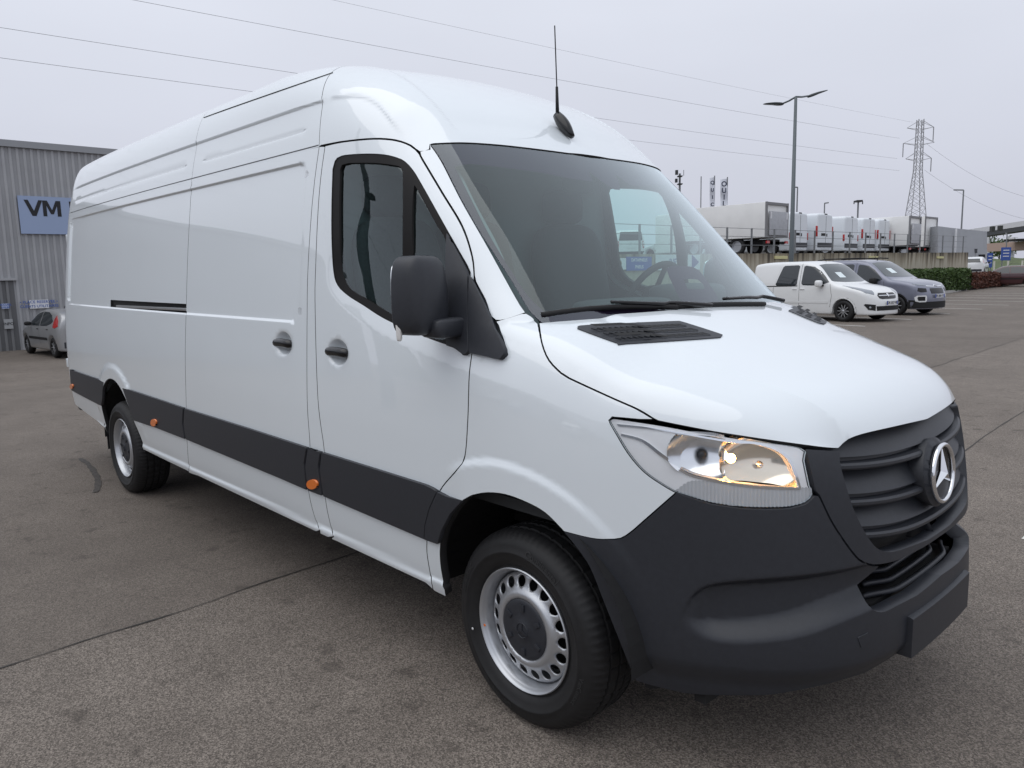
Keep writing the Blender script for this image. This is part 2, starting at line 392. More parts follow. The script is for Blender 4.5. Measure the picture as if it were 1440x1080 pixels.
def detail(x, y, z):
    zb = z+RAKE*x; ay = np.abs(y)
    q = np.maximum(np.abs(x+3.55)-2.15+.07, 0); w_ = np.maximum(np.abs(zb-1.7285)-.3665+.07, 0)
    sdb = np.hypot(q, w_)+np.minimum(np.maximum(np.abs(x+3.55)-2.15+.07, np.abs(zb-1.7285)-.3665+.07), 0)-.07
    side = ss(.55, .62, ay)
    d = -.011*ss(0, -.013, sdb)*side
    dz = zb-crz(x)
    cw_ = .008+.006*ss(-1.35, -1.15, x); d = d+(.010-.004*ss(-1.4, -1.2, x))*ss(-cw_, cw_, dz)*(1-ss(.02, .26, dz))*ss(-.74, -.86, x)*ss(-5.75, -5.4, x)*side
    for a, b in ((-5.6, -2.90), (-2.68, -1.44)):
        d = d-.0075*np.exp(-((zb-2.238)/.0052)**2)*ss(a, a+.06, x)*ss(b, b-.06, x)*side
    # wheel-arch flares
    r = np.hypot(x+.02, (zb-.36)*.98); d = d+.013*ss(.595, .560, r)*ss(.60, .25, x)*ss(.50, .72, zb)*ss(-.34, -.18, x)
    r = np.hypot(x+4.30, (zb-.345)*1.0); d = d+.014*ss(.62, .575, r)*ss(.45, .66, zb)
    # sill flange
    d = d+.012*ss(.424, .405, zb)*ss(.2, -.2, x)
    # shoulder of door and front wing
    sp_ = np.clip(zb-cr2(x), 0, .14); d = d-(.10*np.sqrt(sp_*sp_+.00006)-.00077)*ss(-1.22, -1.02, x)*ss(.55, .3, x)*ss(1.75, 1.5, zb)*side
    # bonnet: raised centre, falling towards the headlights past a crease
    yc = bcr(x); tt = np.clip((ay-yc)/(bse(x)-yc), 0, 1); d = d-.011*4*tt*(1-tt)*ss(.22, .42, x)*ss(1.0, 1.03, z)*ss(.97, .90, x)
    # handle bowls
    for hx, hz in ((-1.553, 1.262), (-1.058, 1.252)):
        r2 = ((x-hx)/.088)**2+((zb-hz)/.060)**2; d = d-.034*np.maximum(0, 1-r2)**1.25
    # bumper scallops and intake shelf
    U = scU(ay); Lw = scL(ay); nose = ss(.35, .5, x)
    d = d-.050*ss(.0, .040, U-z)*ss(.0, .062, z-Lw)*ss(.846, .76, ay)*nose
    d = d+.010*ss(.06, .0, Lw-z)*ss(-.002, .004, Lw-z)*ss(.84, .76, ay)*nose*0
    d = d-.035*ss(.42, .33, z)*nose*ss(.40, .5, x)
    # shallow step of the dome's centre panel
    e = ay-(.50+.12*ss(-1.6, -.7, x)); d = d-.006*ss(.008, -.008, e)*ss(-2.0, -1.6, x)*ss(2.12, 2.2, zb)
    return d
def BODY(x, y, z): return base(x, y, z)-detail(x, y, z)
BODY.pre = base
def px(pts, step=7., smooth=True, fn=BODY):
    """photo pixels -> points on the van's surface"""
    Q = crom(pts, step) if smooth else np.array(pts, float)
    D = (Q[:, :1]-720)/FPX*RT+(Q[:, 1:]-540)/FPX*DN+FW; D = D/np.linalg.norm(D, axis=1, keepdims=True)
    X = trace(fn, np.repeat(CAM[None], len(Q), 0)+D*.9, D, 160)
    return X
def cat(*a): return np.concatenate([np.atleast_2d(np.asarray(q, float)) for q in a])
def mir(P): return P[::-1]*[1, -1, 1]
def sideline(zb0, x0, x1, n=12): x = np.linspace(x0, x1, n); return np.stack([x, -prof(np.full(n, zb0)), zb0-RAKE*x], 1)

van = thing('delivery_van', 'large white high roof panel van with grey bumper and star grille in the foreground', 'van')
# shared seams, as photo pixels
SA = px([(270, 250), (267, 300), (264, 360), (262, 430), (260.5, 500), (262, 573), (263, 617), (266, 664)])          # rear side / sliding door
SB = px([(449, 206), (443, 250), (438, 300), (433.5, 370), (432, 430), (432, 560), (436, 629), (432, 655), (434, 690), (441, 722), (450, 746)])
SCm = px([(457, 206), (451, 250), (447, 300), (444, 370), (443, 430), (447, 560), (456, 635), (453, 660), (456, 690), (461, 722), (469, 754.5)])
SD = px([(664, 496), (660, 529), (658, 590), (654, 641), (645, 658), (628, 677.5), (619, 690), (608, 714), (602, 737), (600.7, 757), (600.5, 777), (604, 800), (609, 829)])
TOPD = px([(457, 205), (483, 199.5), (525, 195.5), (556, 197.5), (578, 205), (590, 216), (594, 224)])
APD = px([(594, 224), (622, 271), (650, 318), (664, 360), (667, 388)])
WSR = px([(605, 202), (622, 227), (650, 282), (683, 340), (703, 376), (728, 420.6), (740.5, 439.5), (758, 454)])
ARF = px([(793, 747.5), (767, 721.5), (741, 706.7), (711, 695.6), (685, 693), (663, 697), (652, 703), (636, 722), (625, 745), (619.5, 766), (619.3, 790), (623.6, 818), (627, 838)])
HSEAM = px([(758, 454.5), (762.5, 484), (772, 507), (789, 525), (800, 532), (861, 560), (896, 575.6), (919, 589.5)])
HLO = px([(861, 587), (856.5, 591), (866, 609), (885, 640), (908, 665.5), (939, 686.5), (951, 692.5)], 5)
FBS = px([(951, 692.5), (902.5, 735), (888, 747.5), (873, 757), (855, 758.5), (840, 758.2), (822, 755), (793, 747.5)])
SILLZ = .382
# rear side panel with its rear wheel arch
arch_r = np.array([[-4.30+.475*math.cos(a), -1., .345+.032+.50*math.sin(a)] for a in np.linspace(rad(0), rad(180), 40)])
arch_r[:, 2] = np.maximum(arch_r[:, 2], .33)
SArev = SA
rear_edge_x = -5.90
outl = cat(SA[SA[:, 2] < 2.16], sideline(SILLZ, -2.82, -3.80, 6), [[-3.82, -.97, SILLZ+.03]], arch_r, [[-4.785, -.97, SILLZ+.06]],
           [[-4.80, -.96, .44], [rear_edge_x, -.93, .52]], [[rear_edge_x, -.9, z] for z in np.linspace(.6, 2.19, 10)], sideline(2.152, -5.8, -2.85, 12))
slot = np.array([[-4.345, -1, 1.455], [-2.79, -1, 1.443], [-2.79, -1, 1.395], [-4.345, -1, 1.408]])
RB = [np.array([[x, -1, z-RAKE*x] for x in np.linspace(-5.62, -1.5, 200)]) for z in (1.361, 1.3645, 1.3685, 1.3725, 1.376, 2.096, 2.0925, 2.0885, 2.0845, 2.081)]
RBV = [np.array([[x, -1, z] for z in np.linspace(1.45, 2.03, 40)]) for x in (-1.3995, -1.403, -1.4065, -1.410, -1.414)]+[np.array([[x, -1, z] for z in np.linspace(1.48, 2.06, 40)]) for x in (-5.7005, -5.697, -5.693, -5.6895, -5.686)]
HB = [np.array([[hx+.088*k*math.cos(a), -1, hz-RAKE*hx+.060*k*math.sin(a)] for a in np.linspace(0, 6.283, 40)]) for hx, hz in ((-1.553, 1.262), (-1.058, 1.252)) for k in (1.0, .93, .8, .6)]
slotm = slot.copy()
patch('side_panel', outl, 'side', M_PAINT, van, BODY, holes=[slotm], h=(.06, .018), rim=.03, feats=RB+RBV, both=True)
outl = cat(SB, sideline(SILLZ, -1.36, -2.80, 14), SA[::-1])
patch('sliding_door', outl, 'side', M_PAINT, van, BODY, h=(.034, .016), rim=.03, feats=RB+RBV+HB[:4], both=True)
outl = cat(SCm, sideline(SILLZ, -1.25, -1.32, 3), SB[::-1])
patch('door_pillar', outl, 'side', M_PAINT, van, BODY, h=.022, rim=.03, gap=.002, both=True)
win_hole = px([(468, 238), (471, 227), (480.6, 219.7), (511, 217), (539, 218), (558, 222.5), (569, 228), (580.6, 240.6), (594, 263), (617, 304), (631, 329), (647, 357), (659, 379), (661, 396), (661, 493),
               (633, 485), (600, 473.5), (544, 449), (511, 428.5), (489, 414.5), (475, 400.5), (469.4, 382), (466.7, 340), (466.5, 290), (468, 238)], 6)[:-1]
outl = cat(TOPD, APD[1:], SD, sideline(SILLZ, -.50, -1.22, 12), SCm[::-1])
outl_door = outl
door = patch('front_door', outl, 'side', M_PAINT, van, BODY, holes=[win_hole], h=.016, gap=.003, rim=.035, feats=HB[4:], both=True)
# front wing
outl = cat(px([(697, 452), (719, 445.5), (741, 440.5), (758, 454.5)]), HSEAM[1:], px([(900, 590), (861, 586.5)]), HLO[1:], FBS[1:], ARF[1:], px([(627, 839), (611, 831)], smooth=False), SD[::-1],
           px([(690, 501.5), (708, 505), (714, 499), (706.7, 474)]))
patch('front_wing', outl, 'side', M_PAINT, van, BODY, h=.0125, gap=.002, rim=.035, both=True)
# A pillar
outl = cat(px([(594, 224), (590, 213), (604, 210), (605, 202)], 5), WSR[1:-5], px([(740.5, 439.5), (696.7, 450.5), (682, 421), (669, 396.7), (667, 388)]), APD[::-1][1:])
outl_ap = outl
patch('windscreen_pillar', outl, 'side', M_PAINT, van, BODY, h=.014, rim=.04, both=True)
# roof: rear part, middle part and domed cap
def roofline(x0, x1, zb=2.152, n=20):
    x = np.linspace(x0, x1, n); return np.stack([x, -(prof(np.full(n, zb))-taper(x)), zb-RAKE*x], 1)
def across(x, y0, y1, n=24): return np.array([[x(yy) if callable(x) else x, yy, 2.64] if abs(yy) < .6 else [x(yy) if callable(x) else x, yy, 2.5] for yy in np.linspace(y0, y1, n)])
def arc(xf, n=40):
    """cross-section line over the roof, gutter to gutter"""
    ph = np.linspace(1, -1, n)*math.atan2(.877, 2.152-1.45)
    return np.array([[xf(abs(p)), -math.sin(p), 1.45+math.cos(p)] for p in ph])
PG = math.atan2(.877, 2.152-1.45)
s1 = lambda p: -2.80-.10*ss(.75, .35, p)
sb_x = np.array([-1.306, -1.33, -1.353, -1.40, -1.449, -1.50]); sb_p = np.arctan2([.877, .85, .816, .77, .70, .60], np.array([2.155, 2.27, 2.365, 2.46, 2.531, 2.58])-1.45)
s2_ = lambda p: float(np.interp(p, sb_p[::-1], sb_x[::-1]))
RF = [np.array([[x, -(.95-.2*k)*1, 0] for x in (0, 1)]) for k in ()]
def gline(zb, x0, x1, n=160):
    x = np.linspace(x0, x1, n); y = prof(np.full(n, zb))-taper(x); return np.stack([x, -y, zb-RAKE*x], 1)
def gline2(k):
    x = np.linspace(-2.80, -1.46, 60); X = px([(288, 164), (360, 138), (470, 101)], 12); y = np.interp(x, X[:, 0], X[:, 1]); return np.stack([x, y, 2.512+k-RAKE*x], 1)
GL = [gline(z, a, b, 80) for z in (2.343, 2.3465, 2.350, 2.354, 2.3575, 2.361) for a, b in ((-5.7, -2.815), (-2.79, -1.365))]+[gline(z, a, b, 80) for a, b in ((-5.62, -2.9), (-2.68, -1.44)) for z in (2.228, 2.2325, 2.2355, 2.238, 2.2405, 2.2435, 2.248)]
GL = GL+[q*[1, -1, 1] for q in GL]
A1 = arc(lambda p: -5.90); A2 = arc(s1); A3 = arc(s2_)
patch('roof_panel', cat(A1, A2[::-1]), 'rad', M_PAINT, van, BODY, h=(.07, .022), gap=.0015, rim=.03, feats=GL)
patch('roof_panel', cat(A2, A3[::-1]), 'rad', M_PAINT, van, BODY, h=(.05, .02), gap=.0015, rim=.03, feats=GL)
wt = px([(605, 202), (650, 200.5), (700, 203.5), (750, 209), (800, 215.5)])
wtc = [[-.49, 0, 2.082]]
cap = cat(px([(451, 204.5), (483, 198.5), (525, 194.5), (556, 196.5), (578, 204), (590, 213), (604, 210), (605, 203)], 6), wt[1:])
CRS = [np.array([[x, -.80, float(crz(x))-RAKE*x+k] for x in np.linspace(-1.3, -.85, 40)]) for k in (-.012, 0, .012)]
patch('roof_cap', cat(cap, wtc, mir(cap), A3[::-1]), 'rad', M_PAINT, van, BODY, h=.0125, gap=.002, rim=.04)
# rear doors (seen from behind only)
for s in (1, -1):
    o_ = np.array([[-5.95, s*y, z] for y, z in ((.004, .50), (.88, .50), (.90, .9), (.88, 1.4), (.83, 1.9), (.74, 2.35), (.62, 2.52), (.4, 2.56), (.004, 2.57))])
    patch('rear_door', o_, 'rear', M_PAINT, van, BODY, h=.05, rim=.03)
# bonnet
hr = np.array([[.190-.24*y*y, y, 0] for y in np.linspace(-.80, 0, 24)])
hr = trace(base, *rays_of('top', hr[:, :2]))
HF = px([(925, 592.5), (986, 604.5), (1048, 614.5), (1127, 625.5), (1179, 631), (1186, 624), (1193, 618.5), (1213, 611), (1258, 600.5), (1300, 591)], 6)
hc = np.array([[HF[-1][0]+.001, 0, HF[-1][2]]])
BCL = [np.array([[x, -float(bcr(x))-k, float(Zh(x+.3*bcr(x)**2))] for x in np.linspace(.25, .86, 60)]) for k in (-.006, 0, .006)]
BCL = BCL+[q*[1, -1, 1] for q in BCL]
def vent_at(s): return px([(812, 460.5), (830, 458), (955, 452.5), (964, 455), (1016, 472), (1013, 475.5), (880, 484.5), (868, 483.5), (812, 463), (812, 460.5)], 6)[:-1]*[1, s, 1]
half = cat(hr[::-1], HSEAM, HF)
CR_H = [np.array([[x, -y_, 1.3] for x, y_ in zip(np.linspace(.3, .85, 30), np.linspace(.62, .47, 30))])]
patch('bonnet', cat(half, hc, mir(half)), 'tilt', M_PAINT, van, BODY, h=.015, gap=.0018, rim=.03, feats=BCL)
vent = patch('bonnet_vent', vent_at(1), 'top', M_PLAST, van, BODY, h=.012, off=.004, gap=0, rim=.012, both=True)
# front bumper
bt = cat(FBS[::-1], px([(998, 708), (1048, 715), (1100, 715.5), (1119, 712.5), (1134, 708), (1145, 697.5), (1151, 696.5), (1169, 733), (1190, 765.5), (1207.5, 787), (1222, 794.5), (1237, 795.5), (1264, 789), (1299, 771.5)]), [[1.012, 0, .700]])
ba = px([(793, 749), (812, 772), (830, 800), (850, 850), (870, 900), (888, 945), (894, 958)])
bb = px([(894, 958), (935, 969), (973, 976.5), (1040, 978.5), (1090, 976.5), (1157, 964), (1215, 947)])
bb = cat(bb, [[1.0, -.2, .352], [1.0, 0, .35]])
SU = [np.array([[Xn(z)-.12*y*y-.65*y**4, -y, z] for y in np.linspace(.02, .835, 130) for z in [float(f_(y))+k]]) for f_, k in ((scL, -.002), (scL, .008), (scL, .018), (scL, .028), (scL, .040), (scL, .052), (scL, .064), (scU, 0), (scU, -.010), (scU, -.020), (scU, -.030), (scU, -.040))]
opn_r = px([(1206, 823), (1222, 851), (1240, 860), (1265, 849), (1290, 836)], 6)
opn = cat(opn_r, [[1.02, 0, .563]], mir(opn_r), [[1.0, .3, .664], [1.015, 0, .668], [1.0, -.3, .664]])
full = cat(bt[:-1], bt[-1:], mir(bt[:-1]), mir(ba), mir(bb)[::-1][:0], mir(bb[:-1])[::-1][:0])
bum_out = cat(bt[:-1], bt[-1:], mir(bt[:-1]), ba*[1, -1, 1], (bb*[1, -1, 1])[:-1], bb[-1:], bb[:-1][::-1], ba[::-1])
patch('front_bumper', bum_out, 'cyl', M_PLAST, van, BODY, holes=[opn], h=.0095, gap=.002, rim=.05, feats=SU+[q*[1, -1, 1] for q in SU])
# grille surround
go = px([(1133.5, 631), (1137, 650), (1147, 691), (1152, 696), (1170, 733), (1191, 765), (1208, 786), (1222, 793), (1237, 794), (1264, 787.5), (1299, 770)], 6, fn=base)
gi = px([(1305, 758.5), (1263.7, 773.5), (1246, 775.5), (1234, 770.5), (1225, 760.7), (1213, 741.5), (1198.5, 709), (1184, 660), (1181.5, 642), (1182, 634)], 6, fn=base)
gr = cat(go, [[1.012, 0, go[-1][2]+.001]], mir(go), mir(gi), [[1.012, 0, gi[0][2]]], gi)
patch('grille_surround', gr, 'front', M_PLAST, van, base, h=.014, gap=.0015, rim=.05)
# headlight lens outline
HLL = cat(HLO[1:], px([(998, 706), (1048, 712.5), (1100, 713), (1119, 710.5), (1133, 706), (1143, 695), (1139, 683), (1131.7, 648), (1127.5, 630), (1048, 618.5), (986, 609), (925, 598), (861, 588.5)], 6))
# ---- black side mouldings
def mould(pts, **k): return patch('side_moulding', px(pts, smooth=False), 'side', M_PLAST, van, base, h=(.05, .02), off=.016, gap=.0015, rim=.02, both=True, **k)
mould([(100.8, 519), (139.7, 532.3), (146, 537.5), (144.5, 548), (144, 560), (143, 570.5), (139.7, 569), (103, 548.5), (100.8, 519)][:-1])
mould([(172, 545.5), (180, 547), (199.4, 552.5), (230, 562.5), (261, 573), (259.8, 595), (263, 616.8), (225, 602), (188.5, 591), (180, 568), (172, 545.5)][:-1])
mould([(263, 574), (350, 601), (435, 628.5), (431.5, 650), (435, 688), (400, 673), (330, 644), (265, 617.3), (261.8, 595), (263, 574)][:-1])
mould([(437, 629.3), (454.5, 634.6), (451.5, 655), (456.5, 696), (437, 688.8), (433.5, 655), (437, 629.3)][:-1])
mould([(456.7, 635.3), (530, 658), (602, 680.7), (612, 685.5), (619, 690), (608, 714), (602, 737), (600.7, 757), (530, 727), (459, 697), (454, 660), (456.7, 635.3)][:-1])
mould([(619.3, 690.3), (632, 697), (645, 701.5), (651, 703.5), (636, 722), (625, 745), (619.8, 764), (601, 757.3), (602.3, 737), (608.3, 714), (619.3, 690.3)][:-1])
def ell(u, v, a, b, n=18): return [(u+a*math.cos(q), v+b*math.sin(q)) for q in np.linspace(0, 2*math.pi, n, endpoint=False)]
for u, v, a, b in ((445.3, 679.5, 7.4, 6.8), (221, 593.5, 3.8, 5.2), (104.6, 543, 2.0, 3.5)):
    patch('marker_lamp', px(ell(u, v, a, b), smooth=False), 'side', M_AMBER, van, base, h=.012, off=.026, gap=0, rim=.012, both=True)
# ---- door handles in their bowls, rail slot of the sliding door
for hx, hz in ((-1.553, 1.262), (-1.058, 1.252)):
    for s in (1, -1):
        m = MB(); n = 20; t = np.linspace(-1, 1, n)
        P = np.stack([hx+.085*t, s*(-.992+.010*t**4), hz-RAKE*hx+.004*np.cos(t*1.4)], 1)
        m.tube(P, .021*(1-.5*np.abs(t)**8), 12); m.build('door_handle', M_GLOSSB, van, smooth=True)
for s in (1, -1):
    MB().box((-3.57, s*-.905, 1.425), (1.60, .06, .085)).build('door_rail_channel', M_BLACK, van)
    MB().box((-3.50, s*-.943, 1.412), (1.40, .03, .018)).build('door_rail', M_ALU, van, bevel=.004)
for z, u in ((2.0, 0), (.9, 0)):
    for s in (1, -1): MB().box((-5.93, s*-(.90 if z < 1 else .80), z-.02), (.05, .05, .08)).build('rear_hinge', M_PAINT, van, bevel=.008)
# ---- glazing
glass_main = px([(475, 238), (479, 228), (489, 225), (525, 224.4), (550, 226.7), (565, 230), (569, 238), (568.5, 300), (568, 354), (568.5, 455), (544, 443), (517, 426), (492, 411), (481, 393), (476, 368), (474.5, 340), (474, 290), (475, 238)], 6)[:-1]
glass_q = px([(578, 262), (581, 253.5), (585, 255), (600, 282), (617, 313), (629, 333), (631, 360), (632, 400), (632, 478), (577, 459), (577, 354)], 7)
patch('window_frame', win_hole, 'side', M_SEAL, van, BODY, holes=[glass_main, glass_q], h=.02, off=-.003, gap=-.012, rim=.02, both=True)
patch('door_window', glass_main, 'side', G_DOOR, van, base, h=.05, off=-.013, gap=-.008, rim=0, both=True)
patch('quarter_window', glass_q, 'side', G_DOOR, van, base, h=.05, off=-.013, gap=-.008, rim=0, both=True)
sail_d = px([(630.6, 330), (647, 357), (660.5, 380), (664, 388), (663.3, 495), (648, 491), (633, 486)], 7)
sail_f = px([(666.2, 388.5), (671, 396.7), (684, 421), (697.6, 451), (708.4, 474), (714.6, 490), (714.8, 498), (708, 505.5), (690, 502), (665.3, 496.5)], 7)
patch('mirror_base', sail_d, 'side', M_PLAST, van, base, h=.02, off=.013, gap=0, rim=.03, both=True)
patch('mirror_base', sail_f, 'side', M_PLAST, van, base, h=.02, off=.013, gap=0, rim=.03, both=True)
wsb = np.array([[.20-.24*y*y, y, 1.35] for y in np.linspace(-.80, -.02, 12)])
wso = cat(wt[::-1], WSR[1:-1], wsb, [[.20, 0, 1.35]], mir(wsb), mir(WSR[1:-1]), mir(wt[::-1]), wtc)
patch('windscreen', wso, 'front', G_WS, van, base_up, h=.05, off=-.004, gap=.001, rim=0)
# printed black band on the inside of the windscreen
fi = px([(640, 233), (655, 262), (683, 318), (712, 374), (735, 412), (762, 438), (775, 443)], 7)
ft = px([(640, 233), (660, 229), (700, 233), (760, 241), (800, 249), (835, 254)], 7)
fb = np.array([[.14-.24*y*y, y, 1.452] for y in np.linspace(-.76, 0, 12)])
fcen = [[-.42, -.09, 2.010], [-.40, -.06, 1.965], [-.375, -.02, 1.93], [-.375, .02, 1.93], [-.40, .06, 1.965], [-.42, .09, 2.01]]
ftl = mir(ft)
patch('windscreen_band', cat(wso), 'front', M_FRIT, van, base_up, holes=[cat(ft[::-1][:0], fi, fb, mir(fb[:-1]), mir(fi), mir(ft)[::-1][:0], mir(ft)[:0], (ft*[1, -1, 1])[:-1], fcen[::-1], ft[::-1][:-1])], h=.03, off=-.0065, gap=.001, rim=0)
# printed tag field low on the driver's side of the windscreen
tagf = px([(939, 376), (946, 372), (975, 373), (985, 378), (1013, 425), (968, 428), (943, 388)], 7)
tagh = px([(963, 391), (983, 391), (993, 404), (969, 404)], 7)
patch('windscreen_print', tagf, 'front', M_FRIT, van, base_up, holes=[tagh], h=.03, off=-.0085, gap=0, rim=0)
# inside liners so that no bare panel shows through the glass
patch('pillar_liner', outl_ap, 'side', M_TRIML, van, base, h=.05, off=-.055, gap=-.03, rim=0, both=True)
patch('headliner', cat(cap, wtc, mir(cap), A3[::-1]), 'rad', M_TRIML, van, base, h=.08, off=-.05, gap=-.02, rim=0)
lin_h = inset(to2d('side', win_hole), -.035); lin_h = np.stack([lin_h[:, 0], np.full(len(lin_h), -1.), lin_h[:, 1]], 1)
patch('door_liner', outl_door, 'side', M_TRIM, van, base, holes=[lin_h], h=.05, off=-.06, gap=-.01, rim=0, both=True)
# ---- headlights
def hl(name, out_, m, off, h=.014, fn=base, rim=0., holes=(), gap=0.): return patch(name, out_, 'cyl', m, van, fn, h=h, off=off, gap=gap, rim=rim, holes=holes, both=True)
r1 = px([(938, 640), (941, 624), (950, 613), (985, 612.5), (1021, 619), (1017, 645), (1021, 675), (990, 673), (962, 664), (946, 652), (938, 640)], 5)[:-1]
r2 = px([(1024, 621), (1062, 623), (1098, 634), (1116, 652), (1127, 686), (1095, 687), (1060, 684), (1024, 677), (1020, 645), (1024, 621)], 5)[:-1]
ind = px([(953, 691), (968, 681), (985, 679.5), (1045, 686), (1100, 690.5), (1141, 689), (1143, 694.5), (1133, 705.5), (1119, 710), (1100, 712.5), (1048, 712), (998, 705.5), (953, 691)], 6)[:-1]
def bowl(P, depth, rx, tilt=0.):
    c = P.mean(0)
    return lambda x, y, z: base(x, y, z)+.018+depth*np.sqrt(np.clip(1-((x-c[0])**2+(y-c[1])**2+((z-c[2])*1.25)**2)/rx**2, 0, 1))
hl('headlight_housing', HLL, M_BLACK, -.17, .03, gap=-.004)
hl('headlight_bezel', HLL, M_SILVER, -.014, .012, rim=.05, holes=[r1, r2, ind], gap=.001)
def facet(P, depth, rx, nf, ph):
    f0 = bowl(P, depth, rx)
    return lambda x, y, z: f0(x, y, z)+.0030*np.abs(np.sin(np.arctan2(np.abs(y), x)*nf+z*4+ph))
hl('headlight_reflector', r1, M_REFL, 0, .004, fn=facet(r1, .135, .125, 9, .4), gap=-.006)
hl('headlight_reflector', r2, mat('glow_tinted_reflector', (.90, .80, .66), .12, metal=1.), 0, .004, fn=facet(r2, .125, .135, 8, 1.1), gap=-.006)  # amber glow of the bulb is tinted into this chrome colour
hl('indicator_lens', ind, mat('ribbed_lens', (.60, .62, .65), .2, metal=.25, coat=.6), -.013, (.0024, .012), gap=-.004, fn=lambda x, y, z: base(x, y, z)-.0014*np.abs(np.sin(np.arctan2(np.abs(y), x)*300)))
hl('headlight_lens', HLL, G_LENS, .0, .02, rim=.010, gap=.001)
hl('headlight_chrome_line', px([(866, 596), (925, 602.5), (1024, 619), (1062, 621.5), (1098, 632), (1116, 650), (1129, 687), (1126, 688), (1113, 652), (1096, 635), (1062, 624.5), (1024, 622), (925, 605), (868, 599)], 6), M_CHROME, -.010, .01, rim=.012)
hl('headlight_chrome_line', px([(872, 613), (900, 621), (925, 640), (946, 655), (962, 667), (990, 676), (1060, 687), (1128, 689.5), (1128, 686.5), (1060, 683.5), (990, 672.5), (962, 663.5), (948, 652), (927, 636), (902, 618), (872, 610)], 6), M_CHROME, -.010, .01, rim=.012)
for s in (1, -1):
    k = np.array([1, s, 1])
    for (u, v, dd, rr, e_) in ((1030, 647, .050, .014, 55.),):
        c1 = px([(u, v)], smooth=False)[0]; n1 = grad(base, c1[None])[0]
        m = MB(); t = np.linspace(0, math.pi, 9); m.tube([(c1-n1*(dd-rr*1.4*math.cos(q)))*k for q in t], np.maximum(.0005, rr*np.sin(t)), 12)
        m.build('indicator_bulb', mat('lit_bulb', (1, .55, .15), .3, emit=(1., .47, .12, e_)), van, smooth=True)
    c2 = r1.mean(0); n2 = grad(base, c2[None])[0]
    m = MB(); m.tube([(c2-n2*.14)*k, (c2-n2*.07)*k, (c2-n2*.045)*k, (c2-n2*.04)*k], [.016, .016, .014, .006], 14); m.build('headlamp_bulb', M_STEELD, van, smooth=True)
    c2 = r2.mean(0)+np.array([0, .02, 0]); n2 = grad(base, c2[None])[0]
    m = MB(); m.tube([(c2-n2*.13)*k, (c2-n2*.06)*k, (c2-n2*.04)*k], [.012, .012, .005], 14); m.build('headlamp_bulb', M_CHROME, van, smooth=True)
# ---- grille: louvres, pod, star
def nosex(Y, Z):
    Y = np.asarray(Y, float); Z = np.asarray(Z, float)
    return trace(base, np.stack([np.full_like(Y, 2.), Y, Z], 1), np.stack([-np.ones_like(Y), 0*Y, 0*Y], 1))[:, 0]
lips = [[(1181, 657.5), (1208, 660), (1254, 651), (1306, 640)], [(1198.5, 708), (1226, 711), (1272.6, 700.7), (1308, 688)], [(1222.6, 755), (1254, 754), (1290, 743), (1310, 734)]]
lp = [(.062, .100), (.045, .075), (.020, .036), (.016, .028), (.034, .025), (.034, .014), (.006, .012), (.000, .006), (.001, -.002), (.008, -.008), (.075, -.010)]
for q in lips:
    P = px(q, 6); o_ = np.argsort(-np.abs(P[:, 1])); ay = np.abs(P[:, 1]); ii = np.argsort(ay)
    ys = np.linspace(-.545, .545, 70); cf_ = np.polyfit(ay**2, P[:, 2], 1); z0 = np.polyval(cf_, ys**2)
    m = MB(); V = []; F = []
    for d, dz in lp:
        xx = nosex(ys, np.clip(z0+dz, .5, 1.06)); V += [(a-d-.006, b, c+dz) for a, b, c in zip(xx, ys, z0)]
    n = len(ys)
    for i in range(len(lp)-1):
        for j in range(n-1): F.append((i*n+j, i*n+j+1, (i+1)*n+j+1, (i+1)*n+j))
    m.add(V, F); m.build('grille_louvre', M_PLAST, van, auto=35)
patch('grille_backing', np.array([[.9, y, z] for y, z in ((-.56, 1.06), (.56, 1.06), (.46, .70), (-.46, .70))]), 'front', M_BLACK, van, base, h=.05, off=-.09, gap=0, rim=0)
ZS = .905
circ = lambda r, n=40: np.array([[1., r*math.cos(q), ZS+r*math.sin(q)] for q in np.linspace(0, 2*math.pi, n, endpoint=False)])
patch('badge_pod', circ(.112), 'front', M_PLAST, van, lambda x, y, z: base(x, y, z)-.011*ss(.112, .098, np.hypot(y, z-ZS)), h=.012, gap=0, rim=.07)
xs_ = float(nosex([0.], [ZS])[0])+.0115
tl = roty(rad(-4))
badge = MB(); badge.lathe([(.0915+.0078*math.cos(a), .0078*math.sin(a)*1.2) for a in np.linspace(0, 2*math.pi, 14, endpoint=False)], (0, 0, 0), axis=0, n=72, closed=True)
V = np.array(badge.V)@tl.T+[xs_+.006, 0, ZS]; mesh('badge_ring', V, badge.F, M_CHROME, van)
V = [(.020, 0, 0)]; F = []
for i in range(3):
    a = math.pi/2+i*2*math.pi/3; V.append((.003, .088*math.cos(a), .088*math.sin(a)))
    b = a+math.pi/3; V.append((.003, .0165*math.cos(b), .0165*math.sin(b)))
for i in range(6): F.append((0, 1+i, 1+(i+1) % 6))
V = np.array(V)@tl.T+[xs_+.002, 0, ZS]; o = MB().add(V, F).build('badge_star', M_CHROME, van)
m = MB(); m.lathe([(.0, .0), (.090, .0)], (0, 0, 0), axis=0, n=48); mesh('badge_disc', np.array(m.V)@tl.T+[xs_+.0015, 0, ZS], m.F, M_GLOSSB, van)
